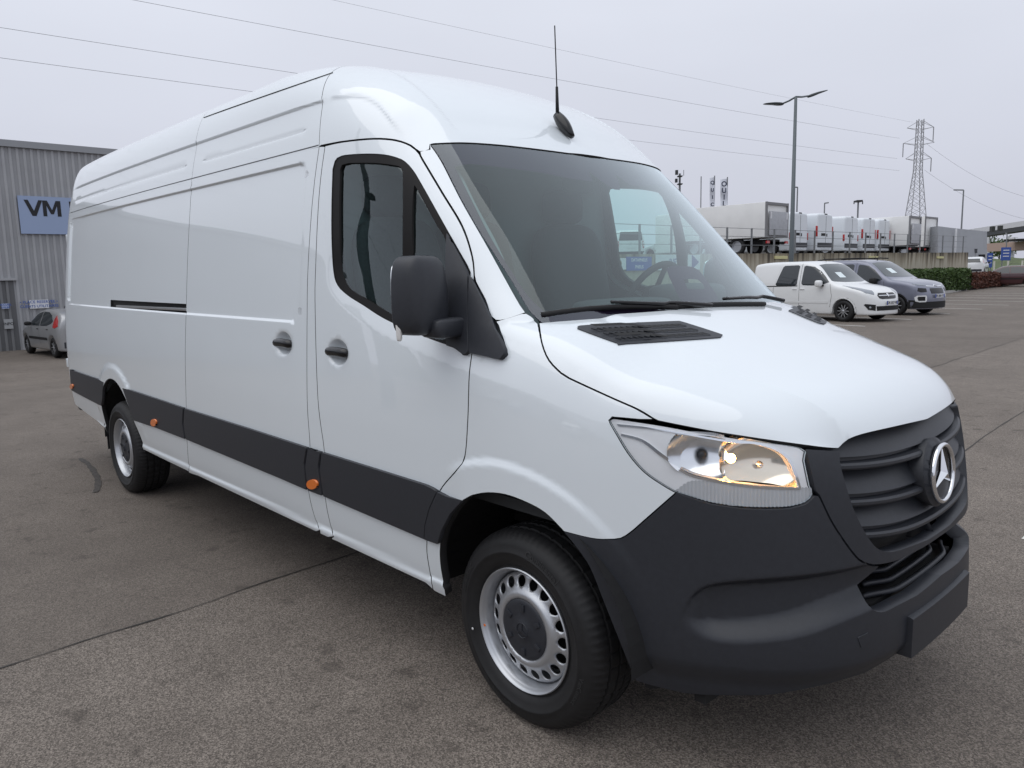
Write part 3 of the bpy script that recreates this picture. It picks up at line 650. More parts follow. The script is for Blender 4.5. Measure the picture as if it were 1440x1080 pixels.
# ---- intake with step treads, plate carrier, towing cover, deflector
MB().box((.80, 0, .61), (.04, 1.2, .26)).build('intake_backing', M_BLACK, van)
MB().box((.86, 0, .535), (.16, .70, .02)).build('intake_floor', M_BLACK, van)
for i, (d, w_) in enumerate(((.055, .34), (.09, .28), (.125, .21))):
    ys = np.linspace(-w_, w_, 30); xx = nosex(ys, np.full(30, .575))-d-.035*ss(.6*w_, w_, np.abs(ys)); P = np.stack([xx, ys, np.full(30, .560+.012*i)], 1)
    m = MB(); m.tube(P, .009, 8); m.build('step_tread', M_PLAST, van, smooth=True)
m = MB(); ys = np.linspace(-.262, .262, 15)
V = []; F = []
for z, d in ((.372, .0), (.498, .0), (.503, -.012), (.503, -.04)):
    xx = 1.042-.10*ys**2; V += [(a+d, b, z) for a, b in zip(xx, ys)]
for i in range(3):
    for j in range(14): F.append((i*15+j, i*15+j+1, (i+1)*15+j+1, (i+1)*15+j))
nb_ = len(V)
for z in (.372, .503):
    xx = 1.042-.10*ys**2-.05; V += [(a, b, z) for a, b in zip(xx, ys)]
for j in range(14): F.append((j, j+1, nb_+j+1, nb_+j))
F += [(0, nb_, nb_+15, 45, 30, 15), (14, nb_+14, nb_+29, 59, 44, 29)]
m.add(V, F); m.build('plate_carrier', M_PLAST, van, auto=30)
patch('towing_cover', px([(1205, 896), (1220, 889), (1225, 903), (1210, 911)], smooth=False), 'cyl', M_PLAST, van, BODY, h=.012, off=.0025, gap=.001, rim=.004)
for s in (1, -1):
    MB().prism([(.40, .335), (.62, .335), (.43, .235), (.41, .235)], 1, s*-.755, s*-.775).build('air_deflector', M_BLACK, van)
# ---- bonnet vents' louvres
def vgrid(q, k):
    a = np.array([872+(1008-872)*q, 482.5-8.5*q]); b = np.array([818+(954-818)*q, 461-6.5*q]); return tuple(b+(a-b)*k)
for k0, k1 in ((.12, .27), (.43, .58), (.74, .90)):
    P = px([vgrid(.03, k0), vgrid(.5, k0), vgrid(.97, k0), vgrid(.97, k1), vgrid(.5, k1), vgrid(.03, k1)], 8)
    patch('vent_slot', P, 'top', M_BLACK, van, base, h=.02, off=.0052, gap=0, rim=0, both=True)
    for q in np.linspace(.05, .95, 16):
        E_ = px([vgrid(q, k0), vgrid(q+.02, k1)], smooth=False); N_ = grad(base, E_)
        for s in (1, -1):
            m = MB(); m.tube((E_+N_*.004)*[1, s, 1], .0025, 6); m.build('vent_rib', M_PLAST, van, smooth=True)
    P = px([vgrid(.04, k1+.02), vgrid(.25, k1+.02), vgrid(.5, k1+.02), vgrid(.75, k1+.02), vgrid(.96, k1+.02)], 12); N_ = grad(base, P)
    for s in (1, -1):
        m = MB(); m.tube((P+N_*.003)*[1, s, 1], .0034, 6); m.build('vent_louvre', M_PLAST, van, smooth=True)
# ---- wipers and cowl
def onws(pts, off): P = px(pts, 7); return P+grad(base, P)*off
def wiper(blade, arm):
    m = MB(); B = onws(blade, .008); m.tube(B, .0095, 8); o = m.build('wiper_blade', M_BLACK, van, smooth=True)
    m = MB(); A = onws(arm, .020); m.tube(A, np.linspace(.006, .009, len(A)), 8); m.build('wiper_arm', M_GLOSSB, van, smooth=True)
wiper([(761, 445), (820, 437), (880, 433.5), (952, 435)], [(856, 430), (900, 431.5), (960, 434), (1000, 437)])
wiper([(952, 434), (1010, 431), (1074, 430)], [(1016, 427), (1050, 424.5), (1070, 423), (1100, 429)])
cw = np.array([[.215-.24*y*y, y, 1.415] for y in np.linspace(-.66, .66, 30)])
m = MB(); m.tube(cw-[.0, 0, .045], .020, 8); m.build('cowl', M_BLACK, van, smooth=True)
P = px([(287, 165.5), (320, 153.5), (360, 139.5), (415, 120.5), (468, 102.5)], 12); N_ = grad(base, P)
for s in (1, -1):
    m = MB(); m.tube((P+N_*.0005)*[1, s, 1], .0032, 6); m.build('roof_channel', M_BLACK, van, smooth=True)
x_ = np.linspace(-5.74, -1.315, 70); X_ = trace(base, np.stack([x_, np.full(70, -1.6), 2.152-RAKE*x_], 1), np.stack([0*x_, 0*x_+1, 0*x_], 1))
for s in (1, -1):
    m = MB(); m.tube(X_*[1, s, 1], .0027, 6); m.build('roof_joint', mat('sealant', (.10, .11, .12), .6), van, smooth=True)
# ---- aerial
a0 = px([(790, 184)], smooth=False)[0]; n0 = grad(base, a0[None])[0]
m = MB(); t = np.linspace(0, 1, 8)
m.tube([a0+np.array([.055-.105*q, 0, -.045+.095*q])+n0*(.014+.018*q) for q in t], .012+.016*np.sin(t*2.6), 12); m.build('aerial_base', M_GLOSSB, van, smooth=True)
tip = ony(780, 36, a0[1]); b0 = ony(784, 165, a0[1]); mid = ony(783, 122, a0[1])
m = MB(); m.tube([b0, mid], [.009, .006], 8); m.tube([mid, tip], .0028, 6); m.build('aerial_rod', M_BLACK, van, smooth=True)
# ---- door mirrors
def sq(c, h, R, n=20, p=.32):
    """rounded box (superellipsoid)"""
    V = []; F = []
    sg = lambda v: math.copysign(abs(v)**p, v)
    for i in range(n+1):
        a = -math.pi/2+math.pi*i/n
        for j in range(2*n):
            b = math.pi*j/n; V.append(np.array([h[0]*sg(math.cos(a))*sg(math.cos(b)), h[1]*sg(math.cos(a))*sg(math.sin(b)), h[2]*sg(math.sin(a))]))
    for i in range(n):
        for j in range(2*n): F.append((i*2*n+j, i*2*n+(j+1) % (2*n), (i+1)*2*n+(j+1) % (2*n), (i+1)*2*n+j))
    return np.array(V)@np.array(R).T+np.array(c), F
for s in (1, -1):
    k = np.array([1, s, 1]); mr_ = bpy.data.objects.new('door_mirror', None); link(mr_, van)
    V, F = sq((0, 0, 0), (.082, .100, .136), np.eye(3), 22, .42)
    V[:, 0] = np.where(V[:, 0] < -.03, -.03+(V[:, 0]+.03)*.35, V[:, 0]*(1-.25*(V[:, 1]/.112)**2)*(1-.18*np.clip(V[:, 2]/.143, 0, 1)))
    V[:, 1] *= 1-.10*np.clip(V[:, 2]/.143, 0, 1)
    Vm = V@rotz(rad(12)).T+[-.335, -1.075, 1.508]
    kk = np.array([0, 0, 0]) if s > 0 else np.array([-.10, .05, 0])      # the far one stands folded in a little
    Vm = Vm+kk
    mesh('mirror_shell', Vm*k, F if s > 0 else [f[::-1] for f in F], M_PLAST, mr_)
    V2, F2 = sq((0, 0, 0), (.006, .095, .12), np.eye(3), 10, .4); V2 = V2@rotz(rad(12)).T+[-.385, -1.075, 1.508]
    V2 = V2+kk
    mesh('mirror_glass', V2*k, F2 if s > 0 else [f[::-1] for f in F2], M_CHROME, mr_)
    V3, F3 = sq((0, 0, 0), (.052, .100, .034), np.eye(3), 12, .35); V3 = V3@rotz(rad(6)).T+[-.285, -.985, 1.394]
    mesh('mirror_arm', V3*k, F3 if s > 0 else [f[::-1] for f in F3], M_PLAST, mr_)
    V4, F4 = sq((0, 0, 0), (.010, .008, .050), np.eye(3), 10, .5); V4 = V4@rotz(rad(30)).T+[-.335, -1.163, 1.405]+kk
    mesh('mirror_indicator', V4*k, F4 if s > 0 else [f[::-1] for f in F4], mat('mirror_lens', (.75, .74, .72), .2), mr_)
# ---- wheels
def tyre_mesh():
    m = MB(); n = 240; V = []; F = []
    # profile (radius, offset from the outer face towards the van, groove flag)
    pr = [(.214, .022), (.222, .010), (.229, .010), (.234, .004), (.255, -.007), (.275, -.012), (.277, -.014), (.283, -.014), (.285, -.012), (.305, -.010), (.322, -.003), (.333, .008), (.342, .018), (.348, .030),
          (.352, .046), (.353, .055), (.345, .057), (.345, .066), (.353, .068), (.355, .100), (.347, .102), (.347, .112), (.355, .114), (.355, .140), (.347, .142), (.347, .152), (.354, .154), (.352, .185), (.345, .187), (.345, .195), (.352, .197),
          (.347, .212), (.335, .228), (.300, .240), (.25, .235), (.222, .225), (.214, .215)]
    k = len(pr)
    for i in range(n):
        q = 2*math.pi*i/n
        for j, (r, h) in enumerate(pr):
            rr = r-(.0045 if (12 <= j <= 15 or 26 <= j <= 29) and i % 3 == 0 else 0)-(.002 if j in (11,) and i % 3 == 0 else 0)-(.005 if 18 <= j <= 23 and i % 6 == 2 else 0)
            x, z = rr*math.cos(q), rr*math.sin(q)
            if z < -.3445: h += (-.3445-z)*(-.6 if h < .1 else .6); z = -.3445-.02*(z+.3445)*0
            V.append((x, h, z))
    for i in range(n):
        for j in range(k-1): F.append((i*k+j, ((i+1) % n)*k+j, ((i+1) % n)*k+j+1, i*k+j+1))
    return m.add(V, F)
def rim_disc():
    loops = [np.array([[.201*math.cos(q), .201*math.sin(q)] for q in np.linspace(0, 2*math.pi, 96, endpoint=False)]), np.array([[.108*math.cos(q), .108*math.sin(q)] for q in np.linspace(0, 2*math.pi, 48, endpoint=False)])]
    for i in range(18):
        a = 2*math.pi*i/18; loops.append(np.array([[.1680*math.cos(a)+.0200*math.cos(q), .1680*math.sin(a)+.0200*math.sin(q)] for q in np.linspace(0, 2*math.pi, 18, endpoint=False)]))
    P, T = cdt(loops, .008); r = np.hypot(P[:, 0], P[:, 1])
    dp = pch([.10, .112, .122, .132, .145, .168, .185, .193, .201], [.024, .015, .0125, .015, .028, .036, .041, .046, .060])
    V = np.stack([P[:, 0], dp(r), P[:, 1]], 1)
    tn = np.cross(V[T[:, 1]]-V[T[:, 0]], V[T[:, 2]]-V[T[:, 0]]); T[tn[:, 1] > 0] = T[tn[:, 1] > 0][:, ::-1]
    return V, T
RD = rim_disc()
def build_wheel(x, yo):
    w_ = bpy.data.objects.new('wheel', None); link(w_, van); w_.location = (x, yo, .345)
    t = tyre_mesh().build('tyre', M_RUBBER, w_, auto=50)
    # embossed maker's name round the side wall
    for word, a0, sz in (('Continental', rad(24), .034), ('Continental', rad(204), .034), ('VanContact', rad(112), .024), ('235/65 R16C', rad(295), .024)):
        o = text('tyre_lettering', word, sz, mat('rubber_print', (.030, .030, .031), .6), None, None, ext=.0006)
        V = np.array([v.co[:] for v in o.data.vertices]); F = [tuple(p.vertices) for p in o.data.polygons]; bpy.data.objects.remove(o)
        a = a0+V[:, 0]/.298; r = .298+V[:, 1]
        mesh('tyre_lettering', np.stack([r*np.sin(a), np.interp(r, [.277, .285, .305, .322], [-.0155, -.0145, -.0125, -.0055])-V[:, 2]*.5, r*np.cos(a)], 1), F, MATS['rubber_print'], w_, smooth=False)
    m = MB(); m.lathe([(.2185, .013), (.2225, .006), (.2225, .002), (.2195, -.001), (.2150, .002), (.2115, .012), (.2085, .018), (.2060, .022), (.2035, .040), (.2010, .062), (.190, .12), (.19, .21)], (0, 0, 0), n=96); m.build('rim', M_RIM, w_, smooth=True, auto=40)
    o = mesh('rim_disc', RD[0], RD[1], M_RIM, w_); md = o.modifiers.new('solid', 'SOLIDIFY'); md.thickness = .007; md.offset = -1
    m = MB(); m.lathe([(.0, .150), (.19, .150)], (0, 0, 0), n=48); m.build('brake', M_BLACK, w_)
    m = MB(); m.lathe([(0, .006), (.030, .006), (.034, .009), (.060, .011), (.090, .012), (.103, .014), (.1105, .019), (.112, .024), (.112, .045)], (0, 0, 0), n=60); c = m.build('hub_cap', M_PLAST, w_, smooth=True, auto=60)
    for i in range(6):
        a = rad(30)+i*math.pi/3; m = MB(); R_ = roty(-a)
        m.box(R_@np.array([.080, .010, 0]), (.028, .008, .018), R_, 1.).build('cap_boss', M_PLAST, w_, bevel=.003)
    m = MB(); m.lathe([(.0265+.0026*math.cos(a), .006+.0026*math.sin(a)) for a in np.linspace(0, 6.283, 8, endpoint=False)], (0, 0, 0), n=36, closed=True); m.build('cap_ring', M_PLAST, w_, smooth=True)
    for i in range(3):
        a = math.pi/2+i*2*math.pi/3; R_ = roty(-a); m = MB(); m.box(R_@np.array([.012, .005, 0]), (.026, .005, .005), R_); m.build('cap_star', M_PLAST, w_)
    return w_
wf = build_wheel(0, -.940)
wr = copy_tree(wf, van); wr.location = (-4.325, -.966, .345)
for x, y in ((0, .940), (-4.325, .966)):
    q = copy_tree(wf, van); q.location = (x, y, .345); q.rotation_euler = (0, 0, math.pi)
wr.rotation_euler = (0, rad(40), 0)
# paint spots: orange on the rim, white on the tyre
c = np.array(wf.location)
for u, v, d, m_, nm in ((681.8, 879, .004, M_AMBER, 'paint_spot'), (664.7, 884, -.016, mat('white_spot', (.7, .7, .7), .6), 'paint_spot')):
    P = ony(u, v, -.94+d); m = MB(); m.lathe([(0, -.002), (.0045 if d > 0 else .003, -.002), (.005, 0)], P, n=12); m.build(nm, m_, van)
# wheel housings, floor pan, underbody
for xw, rw, y0, y1 in ((0, .505, -.955, -.52), (-4.31, .50, -.955, -.52)):
    for s in (1, -1):
        m = MB(); V = []; F = []; n = 30
        for y in (y0, y1):
            for i in range(n+1):
                a = math.pi*(-.0+1.0*i/n); V.append((xw-.01+rw*math.cos(a)*1.0, s*y, .36+rw*math.sin(a)*(.98 if xw == 0 else .96)))
        for i in range(n): F.append((i, i+1, n+2+i, n+1+i))
        F.append(tuple(range(n+1, 2*n+2)))
        m.add(V, F); m.build('wheel_housing', M_BLACK, van, fix=False)
MB().box((-2.5, 0, .44), (6.6, 1.04, .20)).box((-2.17, 0, .46), (3.2, 1.84, .16)).box((-5.35, 0, .52), (.98, 1.72, .10)).build('floor_pan', M_BLACK, van)
for xa in (-4.32, 0):
    m = MB(); m.tube([(xa, -.75, .34), (xa, -.5, .34), (xa, -.45, .33), (xa, .45, .33), (xa, .5, .34), (xa, .75, .34)], [.08, .08, .055, .055, .08, .08], 12); m.build('axle', M_BLACK, van, smooth=True)
for s in (1, -1):
    MB().box((-4.86, s*.82, .36), (.012, .22, .22)).build('mud_flap', M_BLACK, van)
MB().box((-5.98, 0, .50), (.10, 1.70, .14)).build('rear_bumper', M_PLAST, van, bevel=.02)
MB().box((.60, 0, .60), (.04, 1.5, .7)).build('engine_bay', M_BLACK, van)
# ---- cab interior
def section(x, d, n=60, z0=.55):
    ph = np.linspace(-1, 1, n)*2.4; O = np.stack([np.full(n, x), -2.2*np.sin(ph), 1.45+2.2*np.cos(ph)], 1); D = np.stack([0*ph, np.sin(ph), -np.cos(ph)], 1)
    X = trace(base, O, D); X = X-grad(base, X)*d; X[:, 0] = x; X[:, 2] = np.maximum(X[:, 2], z0); return X
X = section(-1.16, .03); mesh('bulkhead', X, [tuple(range(len(X)))], mat('bulkhead_grey', (.20, .225, .235), .75), van, smooth=False)
MB().box((-.45, 0, .78), (1.45, 1.80, .04)).build('cab_floor', M_TRIM, van)
dash = [(.16, 1.365), (.02, 1.405), (-.16, 1.42), (-.24, 1.41), (-.30, 1.36), (-.33, 1.25), (-.30, 1.10), (-.20, .95), (-.10, .80), (.25, .80)]
MB().prism([(a, b-.01) for a, b in dash], 1, -.70, .70).build('dashboard', M_TRIM, van, bevel=.02)
V, F = sq((-.26, .43, 1.46), (.12, .20, .055), np.eye(3), 12, .5); mesh('instrument_hood', V, F, M_TRIM, van)
V, F = sq((-.20, -.12, 1.43), (.10, .26, .035), np.eye(3), 12, .5); mesh('dash_tray', V, F, M_TRIM, van)
sw = np.array([-.47, .43, 1.435]); Rw = roty(rad(-62)); m = MB()
m.tube([sw+Rw@np.array([.195*math.cos(q), .195*math.sin(q), 0]) for q in np.linspace(0, 2*math.pi, 41)], .016, 10, cap=False); m.build('steering_wheel_rim', M_BLACK, van, smooth=True)
m = MB(); V, F = sq(sw+Rw@np.array([0, 0, .0]), (.075, .07, .03), Rw, 10, .5); m.add(V, F)
for a in (rad(0), rad(180), rad(270) if False else rad(90), rad(-90)): m.tube([sw+Rw@np.array([.05*math.cos(a), .05*math.sin(a), 0]), sw+Rw@np.array([.19*math.cos(a), .19*math.sin(a), 0])], .013, 8)
m.tube([sw, sw+Rw@np.array([0, 0, .22])*-1 if False else sw+np.array([.20, 0, -.12])], .04, 10); m.build('steering_wheel_hub', M_BLACK, van, smooth=True)
for y in (.46, -.22, -.66):
    wd_ = .25 if y > 0 else .22
    V, F = sq((-.80, y, 1.16), (.27, wd_, .10), np.eye(3), 12, .5); mesh('seat_cushion', V, F, M_SEAT, van)
    V, F = sq((-1.02, y, 1.50), (.085, wd_, .34), roty(rad(-10)), 12, .5); mesh('seat_backrest', V, F, M_SEAT, van)
    V, F = sq((-1.09, y, 1.93), (.06, .13, .09), np.eye(3), 10, .5); mesh('headrest', V, F, M_SEAT, van)
V, F = sq((-.56, 0, 1.975), (.018, .10, .045), np.eye(3), 10, .5); mesh('sensor_cover', V, F, M_TRIM, van)
# ================================================================== GROUND
def asphalt():
    m = bpy.data.materials.new('asphalt'); m.use_nodes = True; t = m.node_tree; b = t.nodes['Principled BSDF']; N = t.nodes.new; K = t.links.new
    ge = N('ShaderNodeNewGeometry'); sx = N('ShaderNodeSeparateXYZ'); K(ge.outputs['Position'], sx.inputs[0])
    def noise(sc, det=2, ro=.6):
        n = N('ShaderNodeTexNoise'); n.inputs['Scale'].default_value = sc; n.inputs['Detail'].default_value = det; n.inputs['Roughness'].default_value = ro; K(ge.outputs['Position'], n.inputs['Vector']); return n.outputs[0]
    def rng_(src, a, b_, c, d):
        r = N('ShaderNodeMapRange'); r.inputs['From Min'].default_value = a; r.inputs['From Max'].default_value = b_; r.inputs['To Min'].default_value = c; r.inputs['To Max'].default_value = d; K(src, r.inputs[0]); return r.outputs[0]
    def math_(op, a, b_):
        q = N('ShaderNodeMath'); q.operation = op
        for i, v in enumerate((a, b_)):
            if isinstance(v, (int, float)): q.inputs[i].default_value = v
            else: K(v, q.inputs[i])
        return q.outputs[0]
    vo = N('ShaderNodeTexVoronoi'); vo.inputs['Scale'].default_value = 210; K(ge.outputs['Position'], vo.inputs['Vector'])
    sc = N('ShaderNodeSeparateColor'); K(vo.outputs['Color'], sc.inputs[0])
    # the strip on the van's nose side of the joint is a coarser, lighter mix
    lx = math_('ADD', sx.outputs['X'], math_('MULTIPLY', sx.outputs['Y'], .045))
    coarse = rng_(lx, -1.93, -1.91, 0., 1.)
    grain = math_('ADD', math_('MULTIPLY', rng_(sc.outputs[0], 0, 1, -.5, .5), math_('ADD', math_('MULTIPLY', coarse, .22), .90)), math_('MULTIPLY', rng_(noise(620, 2), .3, .7, -.5, .5), 1.0))
    v = math_('ADD', 1., math_('MULTIPLY', grain, 1.05))
    v = math_('MULTIPLY', v, rng_(noise(.45, 4), .3, .7, .86, 1.12)); v = math_('MULTIPLY', v, rng_(noise(3.5, 5), .25, .75, .90, 1.08))
    # dark oily spots, sparse
    v = math_('MULTIPLY', v, rng_(noise(5.5, 3), .60, .70, 1., .66)); v = math_('MULTIPLY', v, rng_(noise(19, 2), .72, .77, 1., .35))
    v = math_('MULTIPLY', v, math_('ADD', math_('MULTIPLY', coarse, .10), .93))
    cr = N('ShaderNodeValToRGB'); e = cr.color_ramp.elements; e[0].color = (.030, .026, .023, 1); e[1].position = 1.; e[1].color = (.38, .33, .285, 1); x = e.new(.5); x.color = (.152, .129, .110, 1)
    K(math_('MULTIPLY', v, .5), cr.inputs[0]); K(cr.outputs[0], b.inputs['Base Color']); b.inputs['Roughness'].default_value = .82; b.inputs['Specular IOR Level'].default_value = .35
    bu = N('ShaderNodeBump'); bu.inputs['Strength'].default_value = .55; bu.inputs['Distance'].default_value = .004; K(math_('ADD', vo.outputs['Distance'], noise(620, 2)), bu.inputs['Height']); K(bu.outputs[0], b.inputs['Normal'])
    return m
def gz(x, y): return -.62*ss(-6.5, -21., x)*ss(15., 7., y)      # the yard falls away gently towards the corrugated hall
gxs = np.concatenate([[-900, -300, -120, -70], np.arange(-50, 1, .8), [20, 90, 300, 900]]); gys = np.concatenate([[-900, -300, -90, -40], np.arange(-24, 25, 1.), [60, 150, 400, 900]])
GX, GY = np.meshgrid(gxs, gys, indexing='ij'); GZ = gz(GX, GY); n_ = len(gys)
gd = mesh('ground', np.stack([GX, GY, GZ], -1).reshape(-1, 3), [(i*n_+j, (i+1)*n_+j, (i+1)*n_+j+1, i*n_+j+1) for i in range(len(gxs)-1) for j in range(n_-1)], asphalt()); tag(gd, kind='structure')
def strip(name, P, w_, m, z=.004, jit=0., kind='structure', seed=1):
    P = np.array(P, float); r = np.random.default_rng(seed); V = []; F = []
    for i, p in enumerate(P):
        t = P[min(i+1, len(P)-1)]-P[max(i-1, 0)]; t = t/np.linalg.norm(t); n = np.array([-t[1], t[0]])
        a = w_*(1+jit*r.uniform(-1, 1))/2; o = n*r.uniform(-1, 1)*jit*w_*.4
        V += [(*(p+n*a+o), z), (*(p-n*a+o), z)]
    for i in range(len(P)-1): F.append((2*i, 2*i+1, 2*i+3, 2*i+2))
    return tag(mesh(name, V, F, m, smooth=False), kind=kind)
M_TAR = mat('tar', (.034, .031, .028), .75, noise=(40, .4))
yy = np.linspace(-9, 60, 700); strip('pavement_joint', np.stack([-1.92-.045*yy+.012*np.sin(yy*3.1)+.008*np.sin(yy*7.7), yy], 1), .010, M_TAR, jit=.6)
yy = np.linspace(1.5, 30, 100); strip('pavement_joint', np.stack([.05-.06*yy+.01*np.sin(yy*2), yy], 1), .008, M_TAR, jit=.8, seed=4)
sk = [gnd(u, v)[:2] for u, v in crom([(112, 645), (124, 653), (134, 667), (138, 680), (134, 693)], 2)]; strip('skid_mark', sk, .045, mat('skid', (.058, .051, .046), .8, noise=(60, .5)), jit=.25)
M_LINE = mat('road_paint', (.62, .61, .58), .7, noise=(9, .16, 6))
for i in range(9):
    y = 18.3+3.3*i
    tag(mesh('parking_line', [(-6.75, y-.05, .004), (-6.75, y+.05, .004), (-12.0, y+1.05, .004), (-12.0, y+.95, .004)], [(0, 1, 2, 3)], M_LINE, smooth=False), kind='structure')
wb = gnd(1448, 757); tag(mesh('parking_line', [(wb[0]-.03, wb[1]-.05, .004), (wb[0]+.03, wb[1]-.05, .004), (wb[0]+.03, wb[1]+2.2, .004), (wb[0]-.03, wb[1]+2.2, .004)], [(3, 2, 1, 0)], M_LINE, smooth=False), kind='structure')
# ================================================================== smaller cars, built like the van
def shell(name, fn, x0, x1, W, z0, z1, zc, m, parent, h=.06, ins=.6):
    nx, ny, nz = int((x1-x0)/h)+1, int(2*W/h)+1, int((z1-z0)/h)+1
    X = np.linspace(x0, x1, nx); Y = np.linspace(-W, W, ny); Z = np.linspace(z0, z1, nz); Q = []; F = []
    def grid(A, B, f):
        b = len(Q); G = [(f(a, c)) for a in A for c in B]; Q.extend(G); n = len(B)
        for i in range(len(A)-1):
            for j in range(n-1): F.append((b+i*n+j, b+(i+1)*n+j, b+(i+1)*n+j+1, b+i*n+j+1))
    grid(X, Z, lambda a, c: (a, -W, c)); grid(X, Z, lambda a, c: (a, W, c)); grid(X, Y, lambda a, c: (a, c, z1)); grid(X, Y, lambda a, c: (a, c, z0)); grid(Y, Z, lambda a, c: (x0, a, c)); grid(Y, Z, lambda a, c: (x1, a, c))
    Q = np.array(Q); C = np.stack([np.clip(Q[:, 0], x0+ins, x1-ins), 0*Q[:, 0], np.full(len(Q), zc)], 1); D = C-Q; L_ = np.linalg.norm(D, axis=1, keepdims=True); D = D/L_
    P = trace(fn, Q-D*.8, D, 60); N = grad(fn, P, .004); T = np.array(F)
    n = np.cross(P[T[:, 1]]-P[T[:, 0]], P[T[:, 3]]-P[T[:, 0]]); fl = (n*N[T[:, 0]]).sum(1) < 0; T[fl] = T[fl][:, ::-1]
    return mesh(name, P, T, m, parent, N)
def carfn(top, W, wid, xf, xr, ax, rw, kr=.16, kap=.12, cf=.25, cr_=.12, zbot=.2, belt=1.0, tum=.16, flank=None):
    Zc = pch(*top); ww = pch(*wid)
    def base_(x, y, z):
        ay = np.abs(y); y2 = y*y
        fs = (ay-(W*ww(z)-.10*ss(xf-.9, xf+.1, x)-.06*ss(xr+.6, xr-.1, x)))*.96
        s = x+kap*y2; ft = (z-Zc(s)+.05*y2)/np.sqrt(1+Zc.d(s)**2)
        f = smax(fs, ft, kr); f = smax(f, (x-(xf-cf*y2-.25*y2*y2))*.93, .20); f = smax(f, -(x-(xr+cr_*y2))*.97, .16)
        return smax(f, zbot-z, .08)
    def full(x, y, z):
        f = base_(x, y, z)
        for a in ax:
            f = np.maximum(f, -np.maximum(np.hypot(x-a, z-.32)-rw, .52-np.abs(y)))
        return f
    full.pre = base_
    return base_, full
def side_poly(P): return np.array([[a, -1., b] for a, b in P], float)
def front_poly(P): return np.array([[2., a, b] for a, b in P], float)
M_CARGL = mat('car_glass', (.020, .026, .030), .03, coat=.3, spec=.7)
M_WSGL = mat('car_windscreen', (.045, .058, .064), .03, coat=.3, spec=.7)
M_LAMPC = mat('lamp_clear', (.26, .28, .31), .12, metal=.6, coat=1)
M_RED = mat('lamp_red', (.42, .012, .010), .18, coat=.8)
M_PLATE = mat('number_plate', (.72, .73, .74), .5)
M_PBLUE = mat('plate_blue', (.02, .06, .35), .5)
M_WHITE2 = mat('car_white', (.76, .775, .78), .35, coat=.8)
M_PAPER = mat('paper', (.70, .78, .80), .7)
def car_wheel(parent, x, y, r=.315, s=-1, spokes=12, m_=None):
    w_ = bpy.data.objects.new('wheel', None); link(w_, parent); w_.location = (x, y, r)
    k = 1 if s < 0 else -1
    m = MB(); m.lathe([(.60*r, .03*k), (.64*r, .0), (.80*r, -.008*k), (.94*r, .008*k), (r, .035*k), (r, .17*k), (.9*r, .19*k), (.6*r, .18*k)], (0, 0, 0), n=36); m.build('tyre', M_RUBBER, w_, smooth=True)
    m = MB(); m.lathe([(.62*r, .012*k), (.60*r, .010*k), (.58*r, .03*k), (.57*r, .10*k), (0, .10*k)], (0, 0, 0), n=32); m.build('rim', M_BLACK if spokes else M_RIM, w_, smooth=True, auto=40)
    if spokes:
        for i in range(spokes):
            a = 2*math.pi*i/spokes; R_ = roty(a); m = MB(); m.box(R_@np.array([.34*r, .022*k, 0]), (.52*r, .02, .055*r*(12/spokes)**.5), R_); m.build('spoke', m_ or M_RIM, w_)
        m = MB(); m.lathe([(0, .010*k), (.10*r, .010*k), (.12*r, .03*k)], (0, 0, 0), n=20); m.build('hub', M_RIM, w_, smooth=True)
    return w_
def put(fn_): return fn_
def plate(parent, c, txt, rz=0., w_=.52):
    R_ = rotz(rz); p_ = MB().box(c, (.012, w_, .11), R_).build('number_plate', M_PLATE, parent)
    for s in (-1, 1): MB().box(np.array(c)+R_@np.array([.0018, s*(w_/2-.025), 0]), (.012, .05, .108), R_).build('plate_band', M_PBLUE, parent)
    M = R_@np.array([[0, 0, 1], [1, 0, 0], [0, 1, 0]]); text('plate_text', txt, .105, mat('plate_ink', (.01, .01, .012), .6), parent, (M, np.array(c)+R_@np.array([.0075, 0, -.002])), ext=.0006, bold=.002)
